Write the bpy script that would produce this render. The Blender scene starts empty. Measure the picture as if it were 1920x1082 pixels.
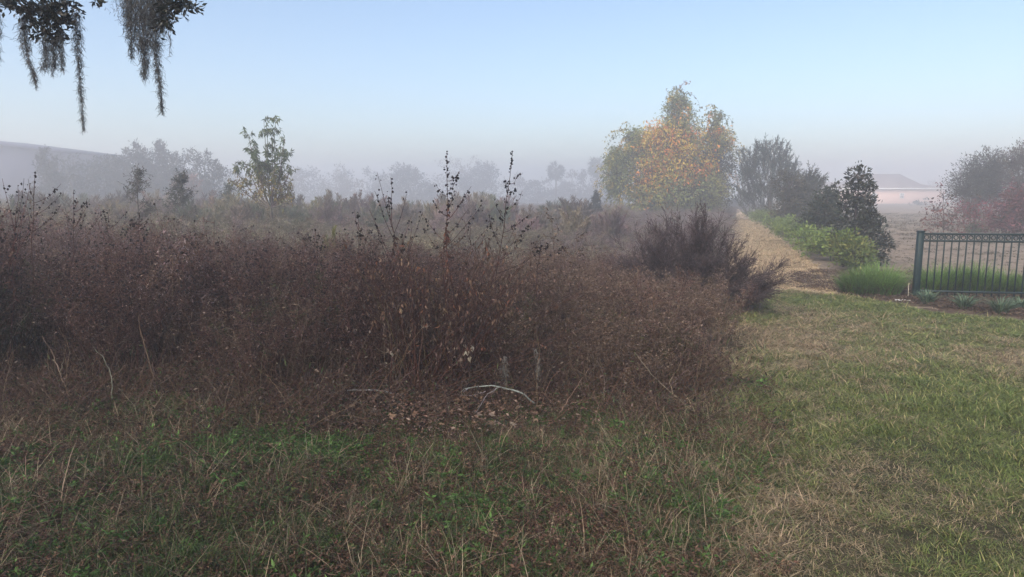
import bpy, math, random
import numpy as np
from mathutils import Vector

# ------------------------------------------------------------------ camera, sky, sun, exposure
S = bpy.context.scene
COL = S.collection
PITCH = math.radians(8.29)
FPX = 1297.0            # focal length in pixels of the 1920 px wide photograph
EYE = 1.75
cam = bpy.data.cameras.new('camera'); camo = bpy.data.objects.new('camera', cam); COL.objects.link(camo)
camo.location = (0, 0, EYE); camo.rotation_euler = (math.pi / 2 - PITCH, 0, 0)
cam.sensor_width = 36.0; cam.lens = 36.0 * FPX / 1920.0
cam.clip_start = 0.05; cam.clip_end = 3000
S.camera = camo

SUN_EL, SUN_ROT = math.radians(42), math.radians(215)      # soft veiled sun, behind and to the left of the camera
world = bpy.data.worlds.new('World'); S.world = world; world.use_nodes = True
nt = world.node_tree; nt.nodes.clear()
sky = nt.nodes.new('ShaderNodeTexSky'); sky.sky_type = 'NISHITA'; sky.sun_disc = False
sky.sun_elevation = SUN_EL; sky.sun_rotation = SUN_ROT
sky.air_density = 1.0; sky.dust_density = 1.5; sky.ozone_density = 2.0
bg = nt.nodes.new('ShaderNodeBackground'); bg.inputs['Strength'].default_value = 0.05
wo = nt.nodes.new('ShaderNodeOutputWorld')
nt.links.new(sky.outputs[0], bg.inputs[0]); nt.links.new(bg.outputs[0], wo.inputs[0])

sl = bpy.data.lights.new('sun', 'SUN'); sl.energy = 1.5; sl.angle = math.radians(70); sl.color = (1.0, 0.88, 0.75)
so = bpy.data.objects.new('sun', sl); COL.objects.link(so)
sd = Vector((math.sin(SUN_ROT) * math.cos(SUN_EL), math.cos(SUN_ROT) * math.cos(SUN_EL), math.sin(SUN_EL)))
so.rotation_euler = sd.to_track_quat('Z', 'Y').to_euler()

S.view_settings.view_transform = 'Standard'; S.view_settings.look = 'None'
S.view_settings.gamma = 1.0; S.view_settings.use_curve_mapping = False
S.view_settings.exposure = 2.13
S.cycles.use_adaptive_sampling = False
S.cycles.max_bounces = 6; S.cycles.diffuse_bounces = 3; S.cycles.glossy_bounces = 2
S.cycles.transmission_bounces = 2; S.cycles.transparent_max_bounces = 4; S.cycles.volume_bounces = 5

HAZE_DENSITY = 0.0088
HAZE_G = 0.42

rng = np.random.default_rng(7)
random.seed(7)
PI = math.pi
cp, sp = math.cos(PITCH), math.sin(PITCH)

# ------------------------------------------------------------------ terrain and measuring helpers
def H(x, y):
    x = np.asarray(x, float); y = np.asarray(y, float)
    d = np.maximum(0, y - 15.0)
    return -0.0115 * d * d / (d + 6.0) + 0.02 * np.sin(x * 0.9 + 1.3) * np.cos(y * 0.7) * np.clip((y - 3) / 4, 0, 1)

def at(px, py, Y):
    """world point seen at pixel (px, py) of the photograph at forward distance Y"""
    u = (px - 960) / FPX; v = (541 - py) / FPX
    dy = cp + v * sp; dz = -sp + v * cp
    return np.array([u * Y / dy, Y, EYE + dz * Y / dy])

def ground(px, py):
    Y = 10.0
    u = (px - 960) / FPX; v = (541 - py) / FPX
    dy = cp + v * sp; dz = -sp + v * cp
    for _ in range(40):
        Y = (float(H(u * Y / dy, Y)) - EYE) * dy / dz
    return np.array([u * Y / dy, Y, float(H(u * Y / dy, Y))])

EDGE_A, EDGE_B = -0.23, 0.35          # border between thicket and lawn: X = A + B*Y

def noise2(x, y, seed=0, scale=1.0):
    """smooth value noise in 0..1"""
    r = np.random.default_rng(1000 + seed); T = r.random((64, 64))
    x = np.asarray(x) / scale; y = np.asarray(y) / scale
    xi = np.floor(x).astype(int); yi = np.floor(y).astype(int)
    fx = x - xi; fy = y - yi
    fx = fx * fx * (3 - 2 * fx); fy = fy * fy * (3 - 2 * fy)
    g = lambda a, b: T[a % 64, b % 64]
    return (g(xi, yi) * (1 - fx) + g(xi + 1, yi) * fx) * (1 - fy) + (g(xi, yi + 1) * (1 - fx) + g(xi + 1, yi + 1) * fx) * fy

def fbm(x, y, seed=0, scale=1.0):
    return 0.5 * noise2(x, y, seed, scale) + 0.3 * noise2(x, y, seed + 1, scale * .45) + 0.2 * noise2(x, y, seed + 2, scale * .2)

# ------------------------------------------------------------------ mesh builder
class Geo:
    def __init__(s):
        s.v = []; s.c = []; s.f = {3: [], 4: []}; s.n = 0
    def add(s, v, f, c):
        v = np.asarray(v, float).reshape(-1, 3); f = np.asarray(f, int)
        c = np.broadcast_to(np.asarray(c, float), (len(v), 3))
        s.v.append(v); s.c.append(c); s.f[f.shape[1]].append(f + s.n); s.n += len(v)
    def mesh(s, name, mat, smooth=False):
        me = bpy.data.meshes.new(name)
        V = np.concatenate(s.v) if s.v else np.zeros((0, 3)); C = np.concatenate(s.c) if s.c else np.zeros((0, 3))
        f3 = np.concatenate(s.f[3]) if s.f[3] else np.zeros((0, 3), int)
        f4 = np.concatenate(s.f[4]) if s.f[4] else np.zeros((0, 4), int)
        loops = np.concatenate([f3.ravel(), f4.ravel()]).astype(np.int32)
        tot = np.concatenate([np.full(len(f3), 3), np.full(len(f4), 4)]).astype(np.int32)
        st = np.concatenate([[0], np.cumsum(tot)[:-1]]).astype(np.int32) if len(tot) else np.zeros(0, np.int32)
        me.vertices.add(len(V)); me.vertices.foreach_set('co', V.astype(np.float32).ravel())
        me.loops.add(len(loops)); me.loops.foreach_set('vertex_index', loops)
        me.polygons.add(len(tot)); me.polygons.foreach_set('loop_start', st); me.polygons.foreach_set('loop_total', tot)
        if smooth: me.polygons.foreach_set('use_smooth', np.ones(len(tot), bool))
        me.update(calc_edges=True)
        a = me.color_attributes.new('Col', 'FLOAT_COLOR', 'POINT')
        a.data.foreach_set('color', np.concatenate([np.clip(C, 0.001, 1), np.ones((len(C), 1))], 1).astype(np.float32).ravel())
        me.materials.append(mat)
        return me
    def obj(s, name, mat, parent=None, loc=None, smooth=False, link=True):
        o = bpy.data.objects.new(name, s.mesh(name, mat, smooth))
        if link: COL.objects.link(o)
        if parent is not None: o.parent = parent
        if loc is not None: o.location = loc
        return o

def unit(a):
    return a / np.maximum(np.linalg.norm(a, axis=-1, keepdims=True), 1e-9)

def vary(col, n, amt=0.25, hue=0.10):
    """n colours scattered round one base colour"""
    col = np.asarray(col, float)
    k = np.exp(rng.normal(0, amt, (n, 1))); h = np.exp(rng.normal(0, hue, (n, 3)))
    return np.clip(col * k * h, 0.002, 0.9)

def mixcol(cols, weights, n, amt=0.2, hue=0.08):
    cols = np.asarray(cols, float); w = np.asarray(weights, float); w = w / w.sum()
    return vary(1, n, amt, hue) * cols[rng.choice(len(cols), n, p=w)]

def blades(g, base, h, w, az, lean, col, droop=0.0, tipcol=None):
    """grass blades: curved tapering strips with three segments"""
    n = len(base); base = np.asarray(base, float)
    h = np.broadcast_to(h, n); w = np.broadcast_to(w, n); lean = np.broadcast_to(lean, n); col = np.broadcast_to(col, (n, 3))
    d = np.stack([np.cos(az), np.sin(az), np.zeros(n)], 1)
    sa = az + PI / 2 + rng.normal(0, .6, n)
    sdir = np.stack([np.cos(sa), np.sin(sa), np.zeros(n)], 1)
    V = np.zeros((n, 7, 3)); up = np.array([0, 0, 1.0])
    for i, t in enumerate((0, .38, .72, 1.0)):
        hor = lean * h * t * (0.35 + .65 * t)
        ver = h * t * (1 - 0.35 * np.abs(lean) * t) - droop * h * max(0, t - .5) ** 2 * 3
        p = base + d * hor[:, None] + up * ver[:, None]
        ww = (w * (1, .85, .55, 0)[i] * .5)[:, None] * sdir
        if i < 3:
            V[:, 2 * i] = p - ww; V[:, 2 * i + 1] = p + ww
        else: V[:, 6] = p
    o = np.arange(n)[:, None] * 7
    f4 = np.concatenate([o + np.array([0, 1, 3, 2]), o + np.array([2, 3, 5, 4])])
    f3 = o + np.array([4, 5, 6])
    C = np.repeat(col[:, None], 7, 1).copy()
    if tipcol is not None: C[:, 4:] = C[:, 4:] * .4 + np.asarray(tipcol) * .6
    k = g.n
    g.add(V.reshape(-1, 3), f4, C.reshape(-1, 3)); g.f[3].append(f3 + k)

def leaves(g, p, d, L, W, col, fold=0.35, flat=None):
    """folded pointed leaves"""
    n = len(p); d = unit(np.asarray(d, float))
    L = np.broadcast_to(L, n)[:, None]; W = np.broadcast_to(W, n)[:, None]; col = np.broadcast_to(col, (n, 3))
    r = rng.normal(0, 1, (n, 3))
    if flat is not None: r = np.array([0, 0, 1.0]) + r * flat; side = unit(np.cross(d, r))
    else: side = unit(np.cross(d, r))
    nn = np.cross(side, d)
    m = p + d * L * .45
    V = np.stack([p, m + side * W * .5 + nn * W * fold * .5, p + d * L - nn * L * .12, m - side * W * .5 + nn * W * fold * .5, m - nn * W * .05], 1)
    o = np.arange(n)[:, None] * 5
    f = np.concatenate([o + np.array([0, 4, 1]), o + np.array([4, 2, 1]), o + np.array([0, 3, 4]), o + np.array([3, 2, 4])])
    g.add(V.reshape(-1, 3), f, np.repeat(col, 5, 0))

def tris(g, p, d, L, W, col):
    """very small leaflets or scraps: one quad each (two triangles)"""
    n = len(p); d = unit(np.asarray(d, float))
    L = np.broadcast_to(L, n)[:, None]; W = np.broadcast_to(W, n)[:, None]; col = np.broadcast_to(col, (n, 3))
    side = unit(np.cross(d, rng.normal(0, 1, (n, 3))))
    m = p + d * L * .5
    V = np.stack([p, m + side * W * .5, p + d * L, m - side * W * .5], 1)
    o = np.arange(n)[:, None] * 4
    g.add(V.reshape(-1, 3), o + np.array([0, 1, 2, 3]), np.repeat(col, 4, 0))

def stems(g, P, R, col, sides=3):
    """n tapering tubes with K rings; P (n,K,3), R (n,K)"""
    P = np.asarray(P, float); n, K, _ = P.shape
    R = np.broadcast_to(R, (n, K)); col = np.broadcast_to(col, (n, 3))
    ax = unit(P[:, -1] - P[:, 0])
    ref = np.where(np.abs(ax[:, 2:3]) < .8, np.array([[0, 0, 1.0]]), np.array([[1.0, 0, 0]]))
    a = unit(np.cross(ax, ref)); b = np.cross(ax, a)
    th = np.arange(sides) * 2 * PI / sides
    off = a[:, None, None] * np.cos(th)[None, None, :, None] + b[:, None, None] * np.sin(th)[None, None, :, None]
    V = P[:, :, None] + off * R[:, :, None, None]
    o = (np.arange(n) * K * sides)[:, None]
    F = []
    for k in range(K - 1):
        for j in range(sides):
            j2 = (j + 1) % sides
            F.append(o + np.array([k * sides + j, k * sides + j2, (k + 1) * sides + j2, (k + 1) * sides + j]))
    g.add(V.reshape(-1, 3), np.concatenate(F), np.repeat(col, K * sides, 0))

def curve_paths(p0, d, L, K=5, bend=0.15, grav=0.0):
    """n gently wandering paths from p0 along d with length L"""
    n = len(p0); d = unit(np.asarray(d, float)); L = np.broadcast_to(L, n)
    P = np.zeros((n, K, 3)); P[:, 0] = p0; cur = d.copy()
    for k in range(1, K):
        cur = unit(cur + rng.normal(0, bend, (n, 3)) + np.array([0, 0, grav]))
        P[:, k] = P[:, k - 1] + cur * (L / (K - 1))[:, None]
    return P

def on_path(P, t):
    """points and directions on paths: P (n,K,3), t (n,) in 0..1"""
    n, K, _ = P.shape; x = np.clip(t, 0, .9999) * (K - 1); i = x.astype(int); f = (x - i)[:, None]; r = np.arange(n)
    return P[r, i] * (1 - f) + P[r, i + 1] * f, unit(P[r, i + 1] - P[r, i])

def box(g, lo, hi, col=(.5, .5, .5), M=None, bevel=0.0):
    lo = np.asarray(lo, float); hi = np.asarray(hi, float)
    if bevel:
        b = bevel
        pts = [];
        for z, k in ((lo[2], b), (lo[2] + b, 0), (hi[2] - b, 0), (hi[2], b)):
            for x, y in ((lo[0] + k, lo[1] + b + k), (lo[0] + b + k, lo[1] + k), (hi[0] - b - k, lo[1] + k), (hi[0] - k, lo[1] + b + k),
                         (hi[0] - k, hi[1] - b - k), (hi[0] - b - k, hi[1] - k), (lo[0] + b + k, hi[1] - k), (lo[0] + k, hi[1] - b - k)):
                pts.append((x, y, z))
        F = [[k * 8 + j, k * 8 + (j + 1) % 8, (k + 1) * 8 + (j + 1) % 8, (k + 1) * 8 + j] for k in range(3) for j in range(8)]
        for b0, fl in ((0, True), (24, False)):
            q = [[0, 1, 2, 3], [0, 3, 4, 7], [4, 5, 6, 7]]
            F += [[b0 + i for i in (r[::-1] if fl else r)] for r in q]
        pts = np.array(pts)
    else:
        pts = np.array([(x, y, z) for z in (lo[2], hi[2]) for y in (lo[1], hi[1]) for x in (lo[0], hi[0])])
        F = [[0, 2, 3, 1], [4, 5, 7, 6], [0, 1, 5, 4], [2, 6, 7, 3], [0, 4, 6, 2], [1, 3, 7, 5]]
    if M is not None: pts = np.array([tuple(M @ Vector(p)) for p in pts])
    g.add(pts, F, col)

# ------------------------------------------------------------------ materials (all procedural)
def veg_mat(name, rough=0.6, trans=0.25, grain=40.0, amt=0.35, spec=0.25):
    m = bpy.data.materials.new(name); m.use_nodes = True; n = m.node_tree; N = n.nodes; N.clear()
    out = N.new('ShaderNodeOutputMaterial'); pb = N.new('ShaderNodeBsdfPrincipled')
    at_ = N.new('ShaderNodeAttribute'); at_.attribute_name = 'Col'
    tc = N.new('ShaderNodeTexCoord'); nz = N.new('ShaderNodeTexNoise'); nz.inputs['Scale'].default_value = grain; nz.inputs['Detail'].default_value = 2
    n.links.new(tc.outputs['Object'], nz.inputs['Vector'])
    mr = N.new('ShaderNodeMapRange'); mr.inputs[1].default_value = .3; mr.inputs[2].default_value = .7
    mr.inputs[3].default_value = 1 - amt; mr.inputs[4].default_value = 1 + amt
    n.links.new(nz.outputs[0], mr.inputs[0])
    oi = N.new('ShaderNodeObjectInfo'); mr2 = N.new('ShaderNodeMapRange'); mr2.inputs[3].default_value = .75; mr2.inputs[4].default_value = 1.25
    n.links.new(oi.outputs['Random'], mr2.inputs[0])
    mu = N.new('ShaderNodeMath'); mu.operation = 'MULTIPLY'; n.links.new(mr.outputs[0], mu.inputs[0]); n.links.new(mr2.outputs[0], mu.inputs[1])
    vm = N.new('ShaderNodeVectorMath'); vm.operation = 'SCALE'; n.links.new(at_.outputs['Color'], vm.inputs[0]); n.links.new(mu.outputs[0], vm.inputs['Scale'])
    n.links.new(vm.outputs[0], pb.inputs['Base Color'])
    pb.inputs['Roughness'].default_value = rough; pb.inputs['Specular IOR Level'].default_value = spec
    if trans:
        tr = N.new('ShaderNodeBsdfTranslucent'); n.links.new(vm.outputs[0], tr.inputs['Color'])
        mx = N.new('ShaderNodeMixShader'); mx.inputs[0].default_value = trans
        n.links.new(pb.outputs[0], mx.inputs[1]); n.links.new(tr.outputs[0], mx.inputs[2]); n.links.new(mx.outputs[0], out.inputs[0])
    else: n.links.new(pb.outputs[0], out.inputs[0])
    return m

def solid_mat(name, col, rough=0.6, grain=8.0, amt=0.15, metallic=0.0, spec=0.4, bump=0.0, glass=False):
    m = bpy.data.materials.new(name); m.use_nodes = True; n = m.node_tree; N = n.nodes; pb = N['Principled BSDF']
    tc = N.new('ShaderNodeTexCoord'); nz = N.new('ShaderNodeTexNoise'); nz.inputs['Scale'].default_value = grain; nz.inputs['Detail'].default_value = 5
    n.links.new(tc.outputs['Object'], nz.inputs['Vector'])
    cr = N.new('ShaderNodeValToRGB'); c = np.array(col)
    cr.color_ramp.elements[0].position = .3; cr.color_ramp.elements[1].position = .7
    cr.color_ramp.elements[0].color = (*np.clip(c * (1 - amt), 0, 1), 1); cr.color_ramp.elements[1].color = (*np.clip(c * (1 + amt), 0, 1), 1)
    n.links.new(nz.outputs[0], cr.inputs[0]); n.links.new(cr.outputs[0], pb.inputs['Base Color'])
    pb.inputs['Roughness'].default_value = rough; pb.inputs['Metallic'].default_value = metallic; pb.inputs['Specular IOR Level'].default_value = spec
    if bump:
        b = N.new('ShaderNodeBump'); b.inputs['Strength'].default_value = bump; n.links.new(nz.outputs[0], b.inputs['Height']); n.links.new(b.outputs[0], pb.inputs['Normal'])
    return m

M_WEED = veg_mat('dry_stalks', .75, .15, 30)
M_GRASS = veg_mat('grass_blades', .5, .3, 25)
M_LEAF = veg_mat('foliage', .5, .25, 12)
M_GLOSS = veg_mat('glossy_foliage', .35, .15, 12, .25, .5)
M_BARK = veg_mat('bark', .85, 0, 14, .4)
M_MOSS = veg_mat('moss', .9, .2, 30)
M_SOIL = veg_mat('soil_and_litter', .95, 0, 9, .45, .1)
M_FENCE = solid_mat('green_black_painted_metal', (.007, .019, .021), .5, 30, .3, 0, .25, .05)
M_WALL = solid_mat('cream_pink_stucco', (.74, .50, .41), .85, 30, .06, 0, .2, .1)
M_ROOF = solid_mat('grey_brown_shingle', (.16, .13, .13), .9, 6, .2, 0, .2, .2)
M_DROOF = solid_mat('dark_slate_roof', (.055, .062, .105), .9, 6, .2, 0, .2, .2)
M_WHITE = solid_mat('white_paint', (.75, .74, .72), .5, 10, .05)
M_PANE = solid_mat('window_glass', (.10, .12, .14), .08, 2, .1, 0, .6)

# ------------------------------------------------------------------ objects and labels
def tag(o, label=None, cat=None, group=None, kind=None):
    if label: o['label'] = label
    if cat: o['category'] = cat
    if group: o['group'] = group
    if kind: o['kind'] = kind
    return o

def empty(name, loc, label, cat, group=None):
    o = bpy.data.objects.new(name, None); COL.objects.link(o); o.location = loc; o.empty_display_size = .2
    return tag(o, label, cat, group)

# ------------------------------------------------------------------ scatter (for what nobody could count)
def scatter(name, variants, pts, idx, rot, scl, label=None, cat=None):
    """variants: list of (Geo, material); instances of them on points, as ONE object of kind stuff"""
    c = bpy.data.collections.new(name + '_source')
    for k, (g, m) in enumerate(variants):
        o = bpy.data.objects.new('%s_clump_%02d' % (name, k), g.mesh(name + '_clump', m)); c.objects.link(o)
    me = bpy.data.meshes.new(name); n = len(pts)
    me.vertices.add(n); me.vertices.foreach_set('co', np.asarray(pts, np.float32).ravel())
    a = me.attributes.new('idx', 'INT', 'POINT'); a.data.foreach_set('value', np.asarray(idx, np.int32))
    a = me.attributes.new('rot', 'FLOAT_VECTOR', 'POINT'); a.data.foreach_set('vector', np.asarray(rot, np.float32).ravel())
    a = me.attributes.new('scl', 'FLOAT_VECTOR', 'POINT'); a.data.foreach_set('vector', np.asarray(scl, np.float32).ravel())
    o = bpy.data.objects.new(name, me); COL.objects.link(o)
    ng = bpy.data.node_groups.new(name + '_scatter', 'GeometryNodeTree')
    ng.interface.new_socket('Geometry', in_out='INPUT', socket_type='NodeSocketGeometry')
    ng.interface.new_socket('Geometry', in_out='OUTPUT', socket_type='NodeSocketGeometry')
    N = ng.nodes; gi = N.new('NodeGroupInput'); go = N.new('NodeGroupOutput')
    ci = N.new('GeometryNodeCollectionInfo'); ci.inputs['Collection'].default_value = c
    ci.inputs['Separate Children'].default_value = True; ci.inputs['Reset Children'].default_value = True
    ip = N.new('GeometryNodeInstanceOnPoints'); ip.inputs['Pick Instance'].default_value = True
    def attr(nm, ty):
        q = N.new('GeometryNodeInputNamedAttribute'); q.data_type = ty; q.inputs['Name'].default_value = nm; return q.outputs[0]
    L = ng.links
    L.new(gi.outputs[0], ip.inputs['Points']); L.new(ci.outputs[0], ip.inputs['Instance'])
    L.new(attr('idx', 'INT'), ip.inputs['Instance Index']); L.new(attr('rot', 'FLOAT_VECTOR'), ip.inputs['Rotation'])
    L.new(attr('scl', 'FLOAT_VECTOR'), ip.inputs['Scale']); L.new(ip.outputs[0], go.inputs[0])
    md = o.modifiers.new('scatter', 'NODES'); md.node_group = ng
    return tag(o, label, cat, None, 'stuff')

def sample(n, y0, y1, x_lo, x_hi, dens=None, power=1.0):
    """points between two borders x_lo(y), x_hi(y); evenly spread in the ground plane when power=1"""
    out = []
    while sum(map(len, out)) < n:
        y = y0 + (y1 - y0) * rng.random(n * 3) ** power
        lo = x_lo(y); hi = x_hi(y); wmax = float(np.max(hi - lo))
        keep = rng.random(len(y)) < np.clip((hi - lo) / wmax, 0, 1)
        y = y[keep]; x = lo[keep] + (hi - lo)[keep] * rng.random(len(y))
        if dens is not None:
            k = rng.random(len(y)) < dens(x, y); x, y = x[k], y[k]
        out.append(np.stack([x, y], 1))
    return np.concatenate(out)[:n]

def rots(n, tilt=.08):
    return np.stack([rng.normal(0, tilt, n), rng.normal(0, tilt, n), rng.random(n) * 2 * PI], 1)

edge = lambda y: EDGE_A + EDGE_B * y + 0.12 * np.sin(y * 1.9) + .08 * np.sin(y * 4.3 + 1)
left = lambda y: -0.80 * y - 1.0
right = lambda y: 0.80 * y + 1.0
# far border of the mown lawn (traced on the ground)
LAWN_FAR = np.array([ground(*p)[:2] for p in ((1330, 546), (1400, 546), (1500, 549), (1600, 559), (1680, 574), (1760, 592), (1920, 607), (2200, 640))])
lawn_far = lambda x: np.interp(x, LAWN_FAR[:, 0], LAWN_FAR[:, 1])
path_l = lambda y: EDGE_A + .1 + (EDGE_B - .025) * y
path_r = lambda y: np.interp(y, [11, 14.5, 20, 40, 90], [5.3, 6.55, 8.1, 14.0, 29.0])

# ------------------------------------------------------------------ setting: ground, lawn, path, mulch bed
def sheet(name, xs_lo, xs_hi, ys, nx, lift, colfn, mat=M_SOIL, rough=0.0):
    g = Geo(); ny = len(ys)
    X = np.zeros((ny, nx)); Y = np.repeat(np.asarray(ys)[:, None], nx, 1)
    t = np.linspace(0, 1, nx)
    for k, y in enumerate(ys): X[k] = xs_lo(y) + (xs_hi(y) - xs_lo(y)) * t
    Z = H(X, Y) + lift + rough * (noise2(X, Y, 3, .15) - .5)
    V = np.stack([X, Y, Z], -1).reshape(-1, 3)
    i = (np.arange(ny - 1)[:, None] * nx + np.arange(nx - 1)[None]).ravel()
    F = np.stack([i, i + 1, i + 1 + nx, i + nx], 1)
    g.add(V, F, colfn(X.ravel(), Y.ravel()))
    return tag(g.obj(name, mat, smooth=True), kind='structure')

def lerp(a, b, t): return np.asarray(a) * (1 - t[:, None]) + np.asarray(b) * t[:, None]

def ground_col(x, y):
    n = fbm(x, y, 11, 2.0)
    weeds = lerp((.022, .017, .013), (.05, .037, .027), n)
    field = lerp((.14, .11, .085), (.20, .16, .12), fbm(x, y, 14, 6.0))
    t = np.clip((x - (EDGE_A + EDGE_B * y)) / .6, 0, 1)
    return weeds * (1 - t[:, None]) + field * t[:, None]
ys = np.concatenate([np.linspace(-40, 0, 9), np.linspace(1, 30, 59), np.linspace(32, 100, 35), np.linspace(110, 380, 20)])
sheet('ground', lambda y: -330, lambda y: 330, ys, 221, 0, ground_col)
def lawn_col(x, y):
    return lerp((.030, .030, .015), (.075, .062, .036), fbm(x, y, 21, 1.2))
yl = np.linspace(1.6, 13.2, 90)
def lawn_sheet():
    g = Geo(); nx = 80; xs = np.linspace(0, 1, nx)
    pts = []; t = np.linspace(0, 1, 100)
    xx = np.linspace(.2, 13.5, 110)
    yy = lawn_far(xx)
    V = []; F = []
    lo = np.maximum(1.5, (xx - EDGE_A - .0) * 0 + 1.5); lo = np.minimum(lo, yy)
    top = np.minimum(yy, np.maximum((xx + .35) / EDGE_B, 1.6))
    for k in range(len(xx)):
        for s in t: V.append((xx[k], lo[k] + (top[k] - lo[k]) * s))
    V = np.array(V); m = len(t)
    i = (np.arange(len(xx) - 1)[:, None] * m + np.arange(m - 1)[None]).ravel()
    F = np.stack([i, i + m, i + m + 1, i + 1], 1)
    g.add(np.column_stack([V, H(V[:, 0], V[:, 1]) + .022]), F, lawn_col(V[:, 0], V[:, 1]))
    return tag(g.obj('lawn', M_SOIL, smooth=True), kind='structure')
lawn_sheet()
def path_col(x, y):
    return lerp((.33, .24, .15), (.48, .36, .23), fbm(x, y, 31, 1.6))
sheet('path', path_l, path_r, np.linspace(11.2, 95, 120), 24, .008, path_col)
def mulch_col(x, y): return lerp((.05, .036, .028), (.11, .075, .055), fbm(x, y, 41, .5))
sheet('mulch_bed', lambda y: np.interp(y, [8.8, 10, 11, 12.2, 15], [5.9, 5.1, 4.6, 4.4, 6.3]), lambda y: np.interp(y, [8.8, 12, 15], [13, 12, 7.4]), np.linspace(8.8, 15, 40), 60, .004, mulch_col, rough=.03)

# ------------------------------------------------------------------ houses in the mist
def hip_roof(g, x0, x1, y0, y1, ze, zr, inset0, inset1, over=.4, col=(.5, .5, .5)):
    x0 -= over; x1 += over; y0 -= over; y1 += over; ym = (y0 + y1) / 2
    v = [(x0, y0, ze), (x1, y0, ze), (x1, y1, ze), (x0, y1, ze), (x0 + inset0, ym, zr), (x1 - inset1, ym, zr)]
    v += [(a, b, c - .18) for a, b, c in v[:4]]
    g.add(v, [[0, 1, 5, 4], [2, 3, 4, 5], [6, 9, 8, 7], [6, 7, 1, 0], [7, 8, 2, 1], [8, 9, 3, 2], [9, 6, 0, 3]], col)
    g.f[3].append(np.array([[1, 2, 5], [3, 0, 4]]) + g.n - 10)

def window(parent, cx, y, zc, w, h, cols, rows):
    fr = Geo(); t = .12
    for lo, hi in (((-w / 2 - t, 0, -h / 2 - t), (w / 2 + t, -.10, -h / 2)), ((-w / 2 - t, 0, h / 2), (w / 2 + t, -.10, h / 2 + t)),
                   ((-w / 2 - t, 0, -h / 2), (-w / 2, -.10, h / 2)), ((w / 2, 0, -h / 2), (w / 2 + t, -.10, h / 2))):
        box(fr, np.minimum(lo, hi), np.maximum(lo, hi))
    f = fr.obj('window', M_WHITE, parent, (cx, y, zc))
    p = Geo(); box(p, (-w / 2, -.03, -h / 2), (w / 2, .0, h / 2)); p.obj('pane', M_PANE, f)
    for i in range(1, cols):
        m = Geo(); x = -w / 2 + w * i / cols; box(m, (x - .035, -.07, -h / 2), (x + .035, -.033, h / 2)); m.obj('muntin', M_WHITE, f)
    for i in range(1, rows):
        m = Geo(); z = -h / 2 + h * i / rows; box(m, (-w / 2, -.075, z - .035), (w / 2, -.032, z + .035)); m.obj('muntin', M_WHITE, f)

HY = 138.0
hb = at(1640, 388, HY)[2]; he = at(1640, 354, HY)[2]; hr = at(1640, 325, HY)[2]
hx0, hx1 = at(1520, 388, HY)[0], at(1769, 388, HY)[0]
house = empty('house', (hx0, HY, hb), 'pale pink single storey house with a hipped roof, fading in fog beyond the field', 'house')
HW = hx1 - hx0; HHt = he - hb
g = Geo(); box(g, (0, 0, -1), (HW, 13, HHt)); g.obj('wall', M_WALL, house)
g = Geo(); hip_roof(g, HW * .40, HW * .985 - 3.0, 1.0, 12, HHt + .20, hr - hb, 1.0, 2.6); r_ = g.obj('roof', M_ROOF, house)
g = Geo(); hip_roof(g, 0, HW, 0, 13, HHt + .12, HHt + 1.35, 6.0, 4.0); g.obj('roof', M_ROOF, house)
g = Geo(); box(g, (-.45, -.55, HHt - .10), (HW + .45, -.42, HHt + .16)); g.obj('gutter', M_WHITE, house)
wl = at(1638, 372, HY)[0] - hx0; wr = at(1691, 366, HY)[0] - hx0
window(house, wl, 0, at(1638, 371, HY)[2] - hb, .95, 1.5, 1, 2)
window(house, wr, 0, at(1691, 367, HY)[2] - hb, .62, .85, 2, 2)

BY = 86.0
bx1 = at(112, 284, BY)[0]; bz = float(H(bx1, BY)); e0 = at(112, 285, BY)[2] - bz; a0 = at(0, 271, BY)[2] - bz; slope = (a0 - e0) / (bx1 - at(0, 271, BY)[0]); BW = 15.0
barn = empty('house', (bx1, BY, bz), 'large dark house with a low sloping roof, a blue silhouette at the left edge', 'house')
g = Geo(); v = [(-2 * BW, 0, -.5), (-.6, 0, -.5), (-.6, 0, e0 - .05), (-BW, 0, e0 + slope * BW - .3), (-2 * BW, 0, e0 - .05)]; v = v + [(p[0], 16.0, p[2]) for p in v]
g.add(v, [[0, 1, 2, 4], [5, 9, 7, 6], [1, 6, 7, 2], [0, 4, 9, 5], [0, 5, 6, 1]], (.5, .5, .5)); g.f[3].append(np.array([[2, 3, 4], [7, 9, 8]])); g.f[4].append(np.array([[2, 7, 8, 3], [3, 8, 9, 4]]))
g.obj('wall', solid_mat('grey_siding', (.06, .065, .11), .8, 8, .1), barn)
for sgn in (0, 1):
    g = Geo(); q = [(0, -.6, e0 - .08), (-BW, -.6, e0 + slope * BW - .08), (-BW, 16.6, e0 + slope * BW - .08), (0, 16.6, e0 - .08)]; q = q + [(x_, y_, z_ + .25) for x_, y_, z_ in q]
    if sgn: q = [(-2 * BW - x_, y_, z_ + .002) for x_, y_, z_ in q]
    g.add(q, [[0, 3, 2, 1], [4, 5, 6, 7], [0, 1, 5, 4], [1, 2, 6, 5], [2, 3, 7, 6], [3, 0, 4, 7]], (.5, .5, .5)); g.obj('roof', M_DROOF, barn)

# ------------------------------------------------------------------ trees
def add_limbs(g, base, tops, r0, col, K=6, bend=.12):
    for t in tops:
        b = np.asarray(base, float); t = np.asarray(t, float); L = np.linalg.norm(t - b)
        s = np.linspace(0, 1, K)[:, None]
        P = b * (1 - s) + t * s + np.concatenate([[np.zeros(3)], rng.normal(0, bend * L / K, (K - 2, 3)), [np.zeros(3)]])
        P[:, :2] += ((s * (1 - s)) * (b - t)[None, :2] * .35)
        stems(g, P[None], r0 * np.linspace(1, .25, K)[None], vary(col, 1, .15), 5)

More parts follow.
